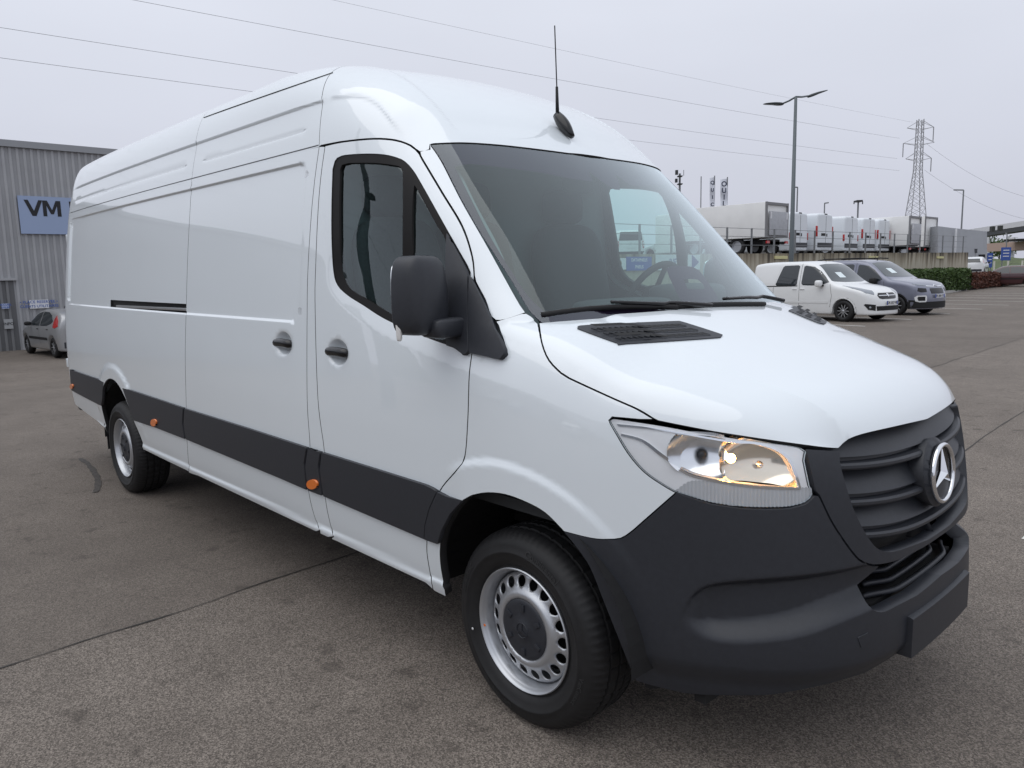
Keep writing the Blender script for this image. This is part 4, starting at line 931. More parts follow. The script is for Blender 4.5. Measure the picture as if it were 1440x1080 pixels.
# ---- white compact van parked in the row
def small_van(label, loc, white=True):
    t = thing('parked_van' if white else 'parked_car', label, 'van' if white else 'car', loc, rad(-11), 'cars parked nose out in the marked row')
    pm = M_WHITE2 if white else mat('mauve_paint', (.20, .21, .27), .3, metal=.35, coat=.9)
    if white:
        top = ([-3, -2.2, -2.0, -1.2, -.2, .22, .40, 1.02, 1.20, 1.5, 1.85, 2.08, 2.3, 2.6], [1.60, 1.66, 1.74, 1.805, 1.80, 1.745, 1.66, 1.20, 1.115, 1.06, .98, .87, .62, .3])
    else:
        top = ([-3, -2.2, -2.0, -1.2, -.2, .20, .38, 1.02, 1.20, 1.5, 1.85, 2.05, 2.28, 2.6], [1.62, 1.70, 1.78, 1.835, 1.83, 1.775, 1.69, 1.28, 1.19, 1.15, 1.08, .98, .72, .3])
    fb_, ff = carfn(top, .905, ([.15, .3, .5, .7, .9, 1.05, 1.3, 1.7, 1.9], [.93, .965, .99, 1., .995, .98, .935, .83, .76]), 2.27, -2.11, (1.365, -1.365), .375)
    shell('body', ff, -2.2, 2.4, .95, .15, 1.9, .75, pm, t, .045)
    S = lambda n, P, m, off=.004, h=.05, rim=.008: patch(n, side_poly(P), 'side', m, t, fb_, h=h, off=off, gap=0, rim=rim, both=True)
    Fp = lambda n, P, m, off=.004, h=.04, mode='cyl', rim=.008, both=False: patch(n, front_poly(P), 'front', m, t, fb_, h=h, off=off, gap=0, rim=rim, both=both)
    for xa in (1.365, -1.365):
        S('wheel_arch', [(xa+.40*math.cos(a), .32+.40*math.sin(a)) for a in np.linspace(.0, math.pi, 16)]+[(xa-.37, .25)]+[(xa+.36*math.cos(a), .32+.36*math.sin(a)) for a in np.linspace(math.pi, 0, 16)]+[(xa+.37, .25)], M_BLACK if not white else pm, .004, .05)
        for s in (-1, 1): car_wheel(t, xa, s*.885, .318, s, 10 if white else 8)
    S('front_window', [(.86, 1.16), (.70, 1.32), (.52, 1.48), (.28, 1.62), (-.02, 1.66), (-.08, 1.64), (-.10, 1.12), (-.04, 1.07), (.30, 1.06), (.70, 1.10)], M_CARGL)
    S('rear_side_window', [(-.24, 1.64), (-.26, 1.09), (-.34, 1.06), (-1.02, 1.05), (-1.06, 1.10), (-.86, 1.63), (-.80, 1.67), (-.3, 1.68)], M_CARGL)
    S('window_strip', [(-.24, 1.065), (-2.0, 1.035), (-2.0, 1.005), (-.24, 1.035)], M_BLACK, .005)
    S('blank_panel_edge', [(-1.10, 1.08), (-1.16, 1.08), (-.98, 1.60), (-1.02, 1.64), (-.92, 1.66)], pm, .003)
    for P in ([(-.165, .36), (-.165, 1.72), (-.155, 1.72), (-.155, .36)], [(.92, .42), (.98, .75), (.90, 1.10), (.91, 1.10), (.99, .75), (.93, .42)], [(-1.14, .75), (-1.14, 1.04), (-1.13, 1.04), (-1.13, .75)]): S('door_gap', P, M_BLACK, .002, .04, 0)
    S('side_rubbing_strip', [(.88, .60), (-1.0, .58), (-1.0, .52), (.88, .54)], pm if white else M_PLAST, .012)
    for xh in (-.05, -.33): 
        for s in (-1, 1): MB().box((xh, s*-.905, .955), (.16, .03, .035)).build('door_handle', pm, t, bevel=.01)
    patch('windscreen', front_poly([(-.60, 1.67), (-.3, 1.70), (.3, 1.70), (.60, 1.67), (.78, 1.20), (.74, 1.175), (.4, 1.15), (-.4, 1.15), (-.74, 1.175), (-.78, 1.20)] if white else [(-.60, 1.70), (-.3, 1.73), (.3, 1.73), (.60, 1.70), (.78, 1.28), (.74, 1.255), (.4, 1.235), (-.4, 1.235), (-.74, 1.255), (-.78, 1.28)]), 'front', M_WSGL, t, fb_, h=.05, off=.004, gap=0, rim=.006)
    zs = 1.28 if white else 1.36
    patch('paper_sheet', front_poly([(-.36, zs), (-.10, zs), (-.10, zs+.16), (-.36, zs+.16)]), 'front', M_PAPER, t, fb_, h=.06, off=.007, gap=0, rim=0)
    for s in (-1, 1):
        V, F = sq((.60, s*1.00, 1.12), (.10, .10, .10), np.eye(3), 10, .6); mesh('door_mirror', V, F, pm if white else M_BLACK, t)
        MB().box((.66, s*.90, 1.06), (.08, .14, .05)).build('mirror_stalk', M_BLACK, t)
    if white:
        L_ = [(-.46, .90), (-.60, .94), (-.80, 1.05), (-.84, .97), (-.76, .84), (-.54, .78)]
        patch('headlight', front_poly(L_), 'front', M_LAMPC, t, fb_, h=.03, off=.005, gap=0, rim=.01, both=True)
        Fp('grille', [(-.36, .83), (-.44, .76), (-.40, .68), (-.3, .655), (.3, .655), (.40, .68), (.44, .76), (.36, .83)], M_GLOSSB, .006)
        Fp('grille_bar', [(-.38, .765), (.38, .765), (.38, .745), (-.38, .745)], M_CHROME, .012, .03)
        Fp('badge', [(.035*math.cos(a), .765+.05*math.sin(a)) for a in np.linspace(0, 6.28, 14)[:-1]], M_CHROME, .02, .02)
        Fp('lower_intake', [(-.52, .46), (-.50, .33), (.50, .33), (.52, .46)], M_BLACK, .006)
        patch('fog_lamp_panel', front_poly([(-.54, .50), (-.78, .53), (-.80, .50), (-.72, .36), (-.54, .33)]), 'front', M_BLACK, t, fb_, h=.03, off=.006, gap=0, rim=.01, both=True)
        for s in (-1, 1): V, F = sq((2.08, s*.66, .42), (.04, .05, .05), np.eye(3), 8, .9); mesh('fog_lamp', V, F, M_LAMPC, t)
        plate(t, (2.295, .06, .545), 'DK-057-FB')
    else:
        Fp('grille', [(-.34, .86), (-.37, .80), (-.34, .69), (.34, .69), (.37, .80), (.34, .86)], M_GLOSSB, .006)
        Fp('grille_chevron', [(-.42, .945), (-.10, .925), (0, .985), (.10, .925), (.42, .945), (.42, .915), (.12, .90), (0, .95), (-.12, .90), (-.42, .915)], M_CHROME, .012, .03)
        Fp('running_light', [(-.46, .97), (-.80, 1.02), (-.80, .985), (-.46, .94)], M_LAMPC, .008, .03, both=True)
        Fp('headlight', [(-.50, .86), (-.76, .88), (-.78, .78), (-.70, .74), (-.52, .75)], M_GLOSSB, .008, .03, both=True)
        Fp('lower_bumper', [(-.86, .50), (-.6, .44), (.6, .44), (.86, .50), (.84, .24), (-.84, .24)], M_BLACK, .006)
        Fp('fog_ring', [(-.56, .64), (-.78, .64), (-.82, .58), (-.80, .46), (-.74, .43), (-.56, .43), (-.53, .48), (-.53, .60)], mat('fog_surround', (.72, .73, .74), .4), .010, .03, both=True)
        Fp('fog_lamp', [(-.585, .605), (-.76, .605), (-.775, .56), (-.75, .475), (-.585, .475)], M_BLACK, .016, .03, both=True)
        S('side_protection', [(.70, .66), (-.90, .66), (-.90, .44), (.70, .44)], M_BLACK, .012)
        for s in (-1, 1): m = MB(); m.tube([(.1, s*.62, 1.86), (-.2, s*.62, 1.88), (-1.5, s*.62, 1.88), (-1.8, s*.62, 1.84)], .02, 8); m.build('roof_bar', M_BLACK, t, smooth=True)
        plate(t, (2.295, .0, .615), 'FE-880-JY')
    m = MB(); m.tube([(.12, 0, 1.78), (-.04, 0, 1.98)], [.012, .004], 6); m.build('aerial', M_BLACK, t)
    return t
small_van('white compact van with rear side window and paper sheet behind its windscreen', (-9.18, 20.88, 0), True)
small_van('mauve grey people carrier with roof bars and dark lower bumper beside the white compact van', (-9.11, 24.63, 0), False)
# ================================================================== LEFT: corrugated hall with sign, small car
M_CLAD = mat('cladding', (.38, .385, .40), .5, metal=.1, noise=(1.2, .07)); M_CLADD = mat('cladding_dark', (.31, .315, .33), .5, noise=(1.2, .08))
BX = -29.3
hall = thing('corrugated_hall', 'grey corrugated industrial hall behind the silver hatchback', 'building', (BX, 4, 0))
H_HALL = 6.44; HB_ = -.8
MB().box((BX-6.06, -3, (H_HALL+HB_)/2), (12, 34, H_HALL-HB_)).build('wall', M_CLADD, hall).location = (-BX, -4, 0)  # shading of the grooves between ribs is put into this darker cladding colour
rib0 = None
doory = onx(24, 440, BX)[1]; dtop = onx(10, 394, BX)[2]
for y in np.arange(-1.2, 13.8, .212):
    lo_ = dtop+.06 if y < doory+.02 else HB_
    if rib0 is None:
        rib0 = MB().prism([(-.055, 0), (.055, 0), (.035, .022), (-.035, .022)], 2, 0., 1.)
        V = [(q[1], q[0], q[2]) for q in rib0.V]; ro = mesh('wall_rib', V, rib0.F, M_CLAD, hall, smooth=False); bm = bmesh.new(); bm.from_mesh(ro.data); bmesh.ops.recalc_face_normals(bm, faces=bm.faces); bm.to_mesh(ro.data); bm.free(); rib0 = ro
    else: ro = rib0.copy(); COL.objects.link(ro)
    ro.location = (-.055, y-4, lo_); ro.scale = (1, 1, H_HALL-.12-lo_)
MB().box((-.01, -7, H_HALL-.06), (.14, 34.1, .22)).build('roof_trim', mat('hall_trim', (.30, .31, .33), .5), hall)
MB().box((-.055, doory-4-2.0, (dtop+HB_)/2), (.02, 4.0, dtop-HB_)).build('dark_door_panel', mat('door_dark', (.12, .122, .128), .6), hall)  # stands in front of the wall; the recess's shade is in its dark colour
for y in np.arange(doory-1.6, doory-.06, .20): MB().box((-.03, y-4, (dtop+HB_)/2), (.035, .08, dtop-HB_-.04)).build('door_rib', mat('door_rib_grey', (.19, .193, .20), .6), hall)
MB().box((-.0, doory-4-1.2, dtop+.03), (.12, 2.6, .08)).build('door_lintel', M_CLAD, hall)
sa, sb_ = onx(22, 275, BX+.06), onx(28, 328, BX+.06); sw_ = 5.6; sz_ = (sa[2]+sb_[2])/2; sh_ = sa[2]-sb_[2]+.02
sign = thing('hall_sign', 'blue panel with black VM lettering fixed to the corrugated hall', 'sign', (BX+.02, sa[1]+.05, sz_))
MB().box((0, sw_/2, 0), (.05, sw_, sh_)).build('panel', mat('sign_blue', (.31, .39, .57), .5), sign)
la = onx(51, 293, BX+.06); lz = (onx(51, 281, BX+.06)[2]+onx(51, 304, BX+.06)[2])/2-sz_
Mt = np.array([[0, 0, 1], [1, 0, 0], [0, 1, 0]])       # text x -> +y, text y -> +z, facing +x
M_INK = mat('sign_ink', (.008, .009, .013), .5)
GLY = {'V': [(-.5, .5), (-.28, .5), (0, -.18), (.28, .5), (.5, .5), (.11, -.5), (-.11, -.5)], 'M': [(-.5, -.5), (-.5, .5), (-.24, .5), (0, -.1), (.24, .5), (.5, .5), (.5, -.5), (.29, -.5), (.29, .17), (.08, -.36), (-.08, -.36), (-.29, .17), (-.29, -.5)], 'I': [(-.11, -.5), (-.11, .5), (.11, .5), (.11, -.5)]}
for ch, u in (('V', 47.5), ('M', 73), ('I', 100.5)):
    p_ = onx(u, 292, BX+.06); MB().prism([(p_[1]-sign.location[1]+a_*.56, lz+b_*.54) for a_, b_ in GLY[ch]], 0, .026, .032).build('letter', M_INK, sign)
def sign_board(name, label, u0, v0, u1, v1, x, m, lines=(), ink=None, cat_='sign', size=None, d=.03, group=None):
    a, b = onx(u0, v0, x), onx(u1, v1, x); c = (a+b)/2; w_ = abs(b[1]-a[1]); h_ = abs(a[2]-b[2])
    t = thing(name, label, cat_, (x, c[1], c[2]), group=group); MB().box((0, 0, 0), (d, w_, h_)).build('panel', m, t)
    for i, (s_, sc) in enumerate(lines):
        text('lettering', s_, h_*sc, ink or M_INK, t, (Mt, (d/2+.002, 0, h_*(.5-(i+.5)/len(lines)))), ext=.002, bold=.002)
    return t
M_SIGNW = mat('sign_white', (.72, .73, .75), .5); M_SIGNB = mat('sign_blue2', (.05, .11, .38), .5)
sign_board('notice_board', 'white notice with two black dots above the silver hatchback', 41, 422, 69, 433, BX+.05, M_SIGNW, (('• PLACE RESERVEE •', .45), ('CLIENTS UTILITAIRES', .42)), M_SIGNB)
sign_board('notice_board', 'small pale blue notice high on the grey door', 2, 427, 13, 434, BX+.05, mat('sign_pale', (.42, .48, .62), .5), (('ACCUEIL', .5), ('ATELIER', .4)), M_SIGNB)
sign_board('notice_board', 'grey framed notice low on the grey door', 5, 449, 19, 462, BX+.05, mat('sign_grey', (.36, .37, .38), .6), (('INFO', .4),))
# ---- silver hatchback, seen from its rear left
def hatch(label, loc, rz, pm, group=None, red=False):
    t = thing('hatchback_car', label, 'car', loc, rz, group)
    top = ([-2.6, -2.08, -1.98, -1.80, -1.35, -.6, 0, .35, .55, 1.10, 1.30, 1.9, 2.05, 2.3, 2.6], [.5, .86, 1.02, 1.24, 1.40, 1.465, 1.455, 1.40, 1.32, 1.02, .955, .82, .73, .5, .2])
    fb_, ff = carfn(top, .86, ([.15, .3, .5, .65, .85, .95, 1.15, 1.45], [.93, .965, .99, 1., .985, .955, .86, .70]), 2.12, -2.04, (1.31, -1.31), .36, cr_=.22, cf=.30)
    shell('body', ff, -2.15, 2.2, .90, .14, 1.5, .62, pm, t, .045)
    S = lambda n, P, m, off=.004, rim=.006, h=.05: patch(n, side_poly(P), 'side', m, t, fb_, h=h, off=off, gap=0, rim=rim, both=True)
    S('front_window', [(.82, .99), (.55, 1.18), (.25, 1.32), (-.12, 1.37), (-.14, .945), (.70, .945)], M_CARGL); S('rear_window', [(-.20, 1.37), (-.22, .945), (-.85, .95), (-1.22, 1.02), (-1.32, 1.10), (-1.05, 1.27), (-.7, 1.36)], M_CARGL)
    S('tail_lamp', [(-1.50, 1.28), (-1.40, 1.14), (-1.46, .92), (-1.62, .90), (-1.80, .95), (-1.72, 1.12)], M_RED, .008)
    S('rubbing_strip', [(.86, .60), (-.92, .60), (-.92, .52), (.86, .52)], M_BLACK, .014)
    for P in ([(-.175, .35), (-.175, 1.40), (-.165, 1.40), (-.165, .35)], [(.92, .40), (.95, .7), (.88, .96), (.89, .96), (.96, .7), (.93, .40)]): S('door_gap', P, M_BLACK, .002, 0)
    patch('tailgate_window', np.array([[-2, a, b] for a, b in ((-.52, 1.30), (.52, 1.30), (.60, 1.0), (-.60, 1.0))]), 'rear', M_CARGL, t, fb_, h=.05, off=.004, gap=0, rim=.006)
    patch('windscreen', front_poly([(-.52, 1.36), (.52, 1.36), (.68, 1.02), (-.68, 1.02)]), 'front', M_WSGL, t, fb_, h=.05, off=.004, gap=0, rim=.006)
    patch('rear_bumper_strip', np.array([[-2, a, b] for a, b in ((-.7, .48), (.7, .48), (.7, .30), (-.7, .30))]), 'rear', M_RED if red else M_PLAST, t, fb_, h=.05, off=.004, gap=0, rim=.006)
    patch('headlight', front_poly([(-.42, .74), (-.70, .80), (-.74, .74), (-.62, .62), (-.44, .62)]), 'front', M_LAMPC, t, fb_, h=.04, off=.004, gap=0, rim=.006, both=True)
    patch('grille', front_poly([(-.34, .66), (.34, .66), (.30, .54), (-.30, .54)]), 'front', M_BLACK, t, fb_, h=.04, off=.004, gap=0, rim=.006)
    for s in (-1, 1):
        V, F = sq((.62, s*.93, 1.0), (.07, .10, .065), np.eye(3), 8, .7); mesh('door_mirror', V, F, M_BLACK, t)
        for xh in (-.02, -.95): MB().box((xh, s*-.845, .845), (.15, .03, .03)).build('door_handle', M_BLACK if not red else pm, t, bevel=.008)
        for xa in (1.31, -1.31): car_wheel(t, xa, s*.83, .305, s, 8)
    m = MB(); m.tube([(.05, 0, 1.45), (-.25, 0, 1.68)], [.01, .004], 6); m.build('aerial', M_BLACK, t)
    return t
qr_, qf_ = gnd(73, 503, -.60), gnd(41, 497.5, -.60)
hatch('silver hatchback with red tail lamp parked facing the corrugated hall', ((qr_+qf_)[0]/2-.15, (qr_+qf_)[1]/2+.86, -.60), math.atan2((qf_-qr_)[1], (qf_-qr_)[0]), mat('silver_paint', (.34, .345, .355), .32, metal=.35, coat=.8))
# ================================================================== RIGHT: retaining wall, terrace, parked vans and lorries
WX = -15.0
wy0 = 9.6; wy1 = onx(1362, 353, WX)[1]; wz0 = onx(1060, 356.5, WX)[2]; wz1 = onx(1362, 355, WX)[2]; wy_ = onx(1060, 356, WX)[1]
TZ = lambda y: wz0+(wz1-wz0)*(y-wy_)/(wy1-wy_)
def concrete():
    m = mat('stained_concrete', (.36, .335, .27), .85, bump=(25, .3, .01)); t = m.node_tree; b = t.nodes['Principled BSDF']; N = t.nodes.new; K = t.links.new
    ge = N('ShaderNodeNewGeometry'); mp_ = N('ShaderNodeMapping'); mp_.inputs['Scale'].default_value = (1, 2.6, .16); n = N('ShaderNodeTexNoise'); n.inputs['Scale'].default_value = 1.3; n.inputs['Detail'].default_value = 6
    K(ge.outputs['Position'], mp_.inputs[0]); K(mp_.outputs[0], n.inputs['Vector']); sx = N('ShaderNodeSeparateXYZ'); K(ge.outputs['Position'], sx.inputs[0])
    r = N('ShaderNodeMapRange'); r.inputs['From Min'].default_value = 1.5; r.inputs['From Max'].default_value = 2.6; r.inputs['To Min'].default_value = -.16; r.inputs['To Max'].default_value = .22; K(sx.outputs['Z'], r.inputs[0])
    a = N('ShaderNodeMath'); a.operation = 'SUBTRACT'; K(n.outputs[0], a.inputs[0]); K(r.outputs[0], a.inputs[1])
    cr = N('ShaderNodeValToRGB'); e = cr.color_ramp.elements; e[0].position = .28; e[0].color = (.05, .042, .032, 1); e[1].position = .62; e[1].color = (.43, .395, .315, 1); x = e.new(.44); x.color = (.24, .205, .15, 1)
    K(a.outputs[0], cr.inputs[0]); K(cr.outputs[0], b.inputs['Base Color']); return m
M_CONC = concrete()
rw = thing('retaining_wall', 'stained concrete retaining wall carrying the terrace of parked vans', 'wall', (WX, (wy0+wy1)/2, 0))
seg = np.linspace(wy0, wy1, 14)
for a, b in zip(seg[:-1], seg[1:]):
    za, zb_ = TZ(a), TZ(b); y_ = (wy0+wy1)/2
    V = [(x-WX, y-y_, z) for x in (WX, WX-.3) for y, z in ((a+.006, 0), (b-.006, 0), (b-.006, zb_), (a+.006, za))]
    MB().add(V, [(0, 1, 2, 3), (7, 6, 5, 4), (3, 2, 6, 7), (0, 3, 7, 4), (1, 5, 6, 2)]).build('wall_panel', M_CONC, rw)
for u in (1098, 1228, 1322):
    q = onx(u, 362, WX+.02); MB().box((.03, q[1]-(wy0+wy1)/2, q[2]), (.05, 1.1, .13)).build('wall_tag', mat('pale_yellow', (.62, .58, .30), .6), rw)
ter = mesh('terrace', [(WX-.3, wy0, TZ(wy0)-.02), (WX-.3, wy1, TZ(wy1)-.02), (WX-60, wy1, TZ(wy1)-.02), (WX-60, wy0, TZ(wy0)-.02)], [(0, 1, 2, 3)], mat('terrace_ground', (.13, .12, .11), .9), smooth=False); tag(ter, kind='structure')
# fence on the wall
M_GALV = mat('galvanised', (.20, .21, .22), .5, metal=.3)
fe = thing('wire_fence', 'thin post and wire fence along the top of the retaining wall', 'fence', (WX-.15, (wy0+wy1)/2, TZ((wy0+wy1)/2)))
Of = np.array(fe.location); fps = np.arange(wy0+.3, wy1, 1.9); po0 = None
for y in fps:
    if po0 is None: po0 = MB().box((0, 0, .525), (.06, .06, 1.05)).build('post', M_GALV, fe); po = po0
    else: po = po0.copy(); COL.objects.link(po)
    po.location = (0, y-Of[1], TZ(y)-Of[2])
for z in (.35, .70, 1.03):
    m = MB(); m.tube([(0, wy0-Of[1], TZ(wy0)-Of[2]+z), (0, wy1-Of[1], TZ(wy1)-Of[2]+z)], .011, 5); m.build('wire', M_GALV, fe)
# ---- high-roofed vans, rear to the wall
M_VANW = mat('van_white', (.70, .74, .78), .4, coat=.5)
def terrace_van(label, u, vt, x, style, w_=2.0):
    q = onx(u, vt, x); zt = TZ(q[1]); H_ = max(2.2, min(2.75, q[2]-zt))
    t = thing('panel_van', label, 'van', (x-2.9, q[1], zt), math.pi, 'white vans parked on the terrace')
    top = ([-3.5, -2.95, -2.7, -2., .4, 1.0, 1.35, 2.1, 2.3, 2.8, 3., 3.3], [H_-.12, H_-.05, H_-.02, H_, H_, H_-.10, H_-.35, 1.42, 1.25, 1.05, .85, .3])
    fb_, ff = carfn(top, w_/2, ([.15, .4, .7, 1.1, 1.6, 2.2, 2.6], [.95, .98, 1., .995, .965, .90, .83]), 3.0, -2.9, (1.75, -1.8), .40, kr=.22, cr_=.05)
    shell('body', ff, -3.0, 3.1, w_/2+.05, .2, H_+.1, 1.0, M_VANW, t, .09)
    R_ = lambda n, P, m, off=.006: patch(n, np.array([[-3, a, b] for a, b in P], float), 'rear', m, t, fb_, h=.12, off=off, gap=0, rim=.01)
    R_('door_gap', [(-.012, .5), (.012, .5), (.012, H_-.18), (-.012, H_-.18)], M_BLACK, .004)
    R_('rear_bumper', [(-.85, .62), (.85, .62), (.85, .38), (-.85, .38)], M_PLAST, .02)
    for s in (-1, 1):
        z_, h_ = (1.22, .55) if style == 0 else (.95, .36)
        MB().box((-2.83, s*(w_/2-.09), z_), (.10, .09, h_)).build('tail_lamp', M_RED, t, bevel=.02)
    R_('plate_recess', [(.06, 1.12), (.50, 1.12), (.50, .98), (.06, .98)], M_BLACK, .006)
    R_('door_handle', [(-.18, 1.10), (-.08, 1.10), (-.08, .95), (-.18, .95)], M_BLACK, .012)
    R_('top_lamp', [(-.14, H_-.06), (.14, H_-.06), (.14, H_-.10), (-.14, H_-.10)], M_BLACK, .02)
    for xa in (1.75, -1.8):
        for s in (-1, 1): car_wheel(t, xa, s*(w_/2-.05), .34, s, 0)
    return t
for u, vt, dx, st, lb in ((1126, 302.5, -2.4, 1, 'white van with low red lamps standing right behind the lamp post'), (1162, 304, -2.2, 0, 'white van with tall red lamps beside the van behind the lamp post'),
                          (1199, 306.5, -2.6, 1, 'white van with low red lamps in the middle of the terrace row'), (1224, 310, -2.8, 0, 'narrow looking white van with tall red lamps fourth along the terrace row'), (1245, 313, -2.9, 0, 'last white van of the terrace row beside the white box lorry')):
    terrace_van(lb, u, vt, WX+dx, st)
# ---- box lorries
M_BOXW = mat('box_white', (.80, .80, .79), .45, noise=(2, .04)); M_FRAME = mat('box_frame', (.20, .20, .21), .5)
def lorry(label, ul, ur, vt, vb, x, length=6.5, lift=True):
    """rear face between pixel columns ul and ur, box top and floor at rows vt and vb, rear plane at x"""
    a, b = onx(ul, vt, x), onx(ur, vt, x); w_ = b[1]-a[1]; yc = (a[1]+b[1])/2; zt = onx((ul+ur)/2, vt, x)[2]; zf = onx((ul+ur)/2, vb, x)[2]; z0 = TZ(yc)
    t = thing('box_lorry', label, 'lorry', (x, yc, z0), 0., 'box lorries parked on the terrace'); h_ = zt-zf; zm = (zt+zf)/2-z0
    MB().box((-length/2-.05, 0, zm), (length, w_, h_)).build('box', M_BOXW, t, bevel=.03)
    for s in (-1, 1): MB().box((-.02, s*(w_/2-.05), zm), (.08, .10, h_+.02)).build('frame_post', M_FRAME, t)
    MB().box((-.02, 0, zm+h_/2-.06), (.082, w_-.2, .12)).build('frame_top', M_FRAME, t); MB().box((-.02, 0, zm-h_/2+.05), (.082, w_-.2, .10)).build('frame_sill', M_FRAME, t)
    if lift:
        MB().box((.06, 0, zm-h_*.10), (.06, w_*.80, h_*.68)).build('tail_lift', mat('lift_grey', (.42, .43, .46), .5, noise=(6, .1)), t, bevel=.01)
        for s in (-1, 1): MB().box((.08, s*w_*.36, zm+h_*.12), (.05, .10, .30)).build('lift_arm', M_SIGNW, t)
    for s in (-1, 1): MB().box((.02, s*(w_/2-.16), zf-z0-.22), (.06, .26, .12)).build('tail_lamp', M_RED, t)
    MB().box((-length/2, 0, max(.45, zf-z0-.22)), (length-.2, .9, .28)).build('chassis', M_BLACK, t)
    MB().box((-.15, 0, .55), (.10, w_*.9, .14)).build('bumper_bar', M_BLACK, t)
    for xa in (-1.6, -length+.6):
        for s in (-1, 1): car_wheel(t, xa, s*(w_/2-.12), .42, s, 0)
    MB().box((-length-.95, 0, 1.25), (1.7, w_*.92, 2.0)).build('cab', M_BOXW, t, bevel=.12)
    return t
lorry('white box lorry with grey tail lift behind the windscreen of the big van', 1078, 1109, 285, 334, WX-1.6, 4.6)
lorry('white box lorry with grey tail lift at the end of the row of vans', 1280, 1296, 304, 345, WX-1.8, 7.5)
lorry('plain white box lorry at the end of the terrace', 1302, 1319, 305, 347, WX-6.5, 6., False)
# ---- hedges in front of the wall
def leaf_mat(n, c, c2):
    m = mat(n, c, .55, spec=.3); t = m.node_tree; b = t.nodes['Principled BSDF']; oi = t.nodes.new('ShaderNodeNewGeometry'); cr = t.nodes.new('ShaderNodeValToRGB')
    cr.color_ramp.elements[0].color = (*c, 1); cr.color_ramp.elements[1].color = (*c2, 1); t.links.new(oi.outputs['Random Per Island'], cr.inputs[0]); t.links.new(cr.outputs[0], b.inputs['Base Color']); return m
def leafcloud(n, pos, size, r):
    V = []; F = []
    for i in range(n):
        p = pos(r); a = r.normal(size=3); a /= np.linalg.norm(a); b = np.cross(a, r.normal(size=3)); b /= np.linalg.norm(b); s = size*r.uniform(.6, 1.3); k = len(V)
        V += [p-a*s, p+b*s*.45, p+a*s, p-b*s*.45]; F.append((k, k+1, k+2, k+3))
    return V, F
def hedge(label, P0, P1, w_, h_, m, n, seed):
    r = np.random.default_rng(seed); P0 = np.array(P0); P1 = np.array(P1); d = P1-P0; L_ = np.linalg.norm(d); d = d/L_; nn = np.array([-d[1], d[0]])
    c = (P0+P1)/2; t = thing('hedge', label, 'hedge', (*c, 0))
    lump = r.uniform(-1, 1, 40)
    def pos(r):
        s = r.uniform(-.5, .5)*L_; hh = h_*(1+.10*np.interp(s, np.linspace(-L_/2, L_/2, 40), lump)); e = r.uniform(-.5, .5)
        z = hh*r.uniform(.03, 1)**.75; e *= 1-.25*(z/hh)**3
        if r.random() < .75: 
            if r.random() < .45: z = hh*r.uniform(.9, 1.04)
            else: e = math.copysign(.5*r.uniform(.86, 1.02), e)
        q = d*s+nn*e*w_; return np.array([q[0], q[1], z])
    V, F = leafcloud(n, pos, .085, r); o = mesh('foliage', V, F, m, t, smooth=False)
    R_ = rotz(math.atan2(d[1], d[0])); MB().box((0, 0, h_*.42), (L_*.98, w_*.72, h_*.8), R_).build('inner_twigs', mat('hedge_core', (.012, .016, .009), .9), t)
    return t
g0, g1, g2 = gnd(1262, 423)[:2], gnd(1384, 401.5)[:2], gnd(1425, 396)[:2]
kd = (g1-g0)/np.linalg.norm(g1-g0); kn = np.array([-kd[1], kd[0]])
H0 = onx(1240, 380, -13.4)
hedge('clipped dark green hedge between the parked cars and the concrete wall', (-13.6, 30.), (-14.3, 50.5), 1.3, 1.28, leaf_mat('leaf_green', (.028, .055, .014), (.085, .135, .04)), 26000, 3)
hedge('low rust red hedge at the end of the green one', (-14.4, 51.2), (-15.6, 68), 1.3, .95, leaf_mat('leaf_red', (.055, .018, .012), (.15, .06, .04)), 14000, 5)
kp = [(-12.6, 28.), (-13.2, 43.5), (-14.6, 55.), (-16.8, 70.)]
V = []; F = []
for i, (x, y) in enumerate(crom(kp, 1.5)): V += [(x, y, 0), (x, y, .14), (x-.18, y, .14), (x-.18, y, 0)]
for i in range(len(V)//4-1):
    for j in range(3): F.append((i*4+j, i*4+4+j, i*4+5+j, i*4+1+j))
tag(mesh('kerb', V, F, mat('kerb_stone', (.42, .41, .39), .8, noise=(3, .1)), smooth=False), kind='structure')
pl_ = crom(kp, 3.); V = []; F = []
for x, y in pl_: V += [(x-.18, y, .12), (WX+.02, y, .12)]
for i in range(len(pl_)-1): F.append((2*i, 2*i+2, 2*i+3, 2*i+1))
tag(mesh('planting_bed', V, F, mat('soil', (.05, .038, .028), .95, noise=(4, .3)), smooth=False), kind='structure')
# ---- dark red car and white pick-up beyond the hedges
q = gnd(1440, 404); hatch('dark red car half hidden by the rust red hedge', (q[0]-1.5, q[1]+2, 0), rad(190), mat('dark_red_paint', (.05, .010, .014), .3, coat=.9), red=True)
q = at(1370, 384, 62.); hatch('white car with dark rear window at the end of the concrete wall', (q[0], q[1], .75), rad(100), M_WHITE2)
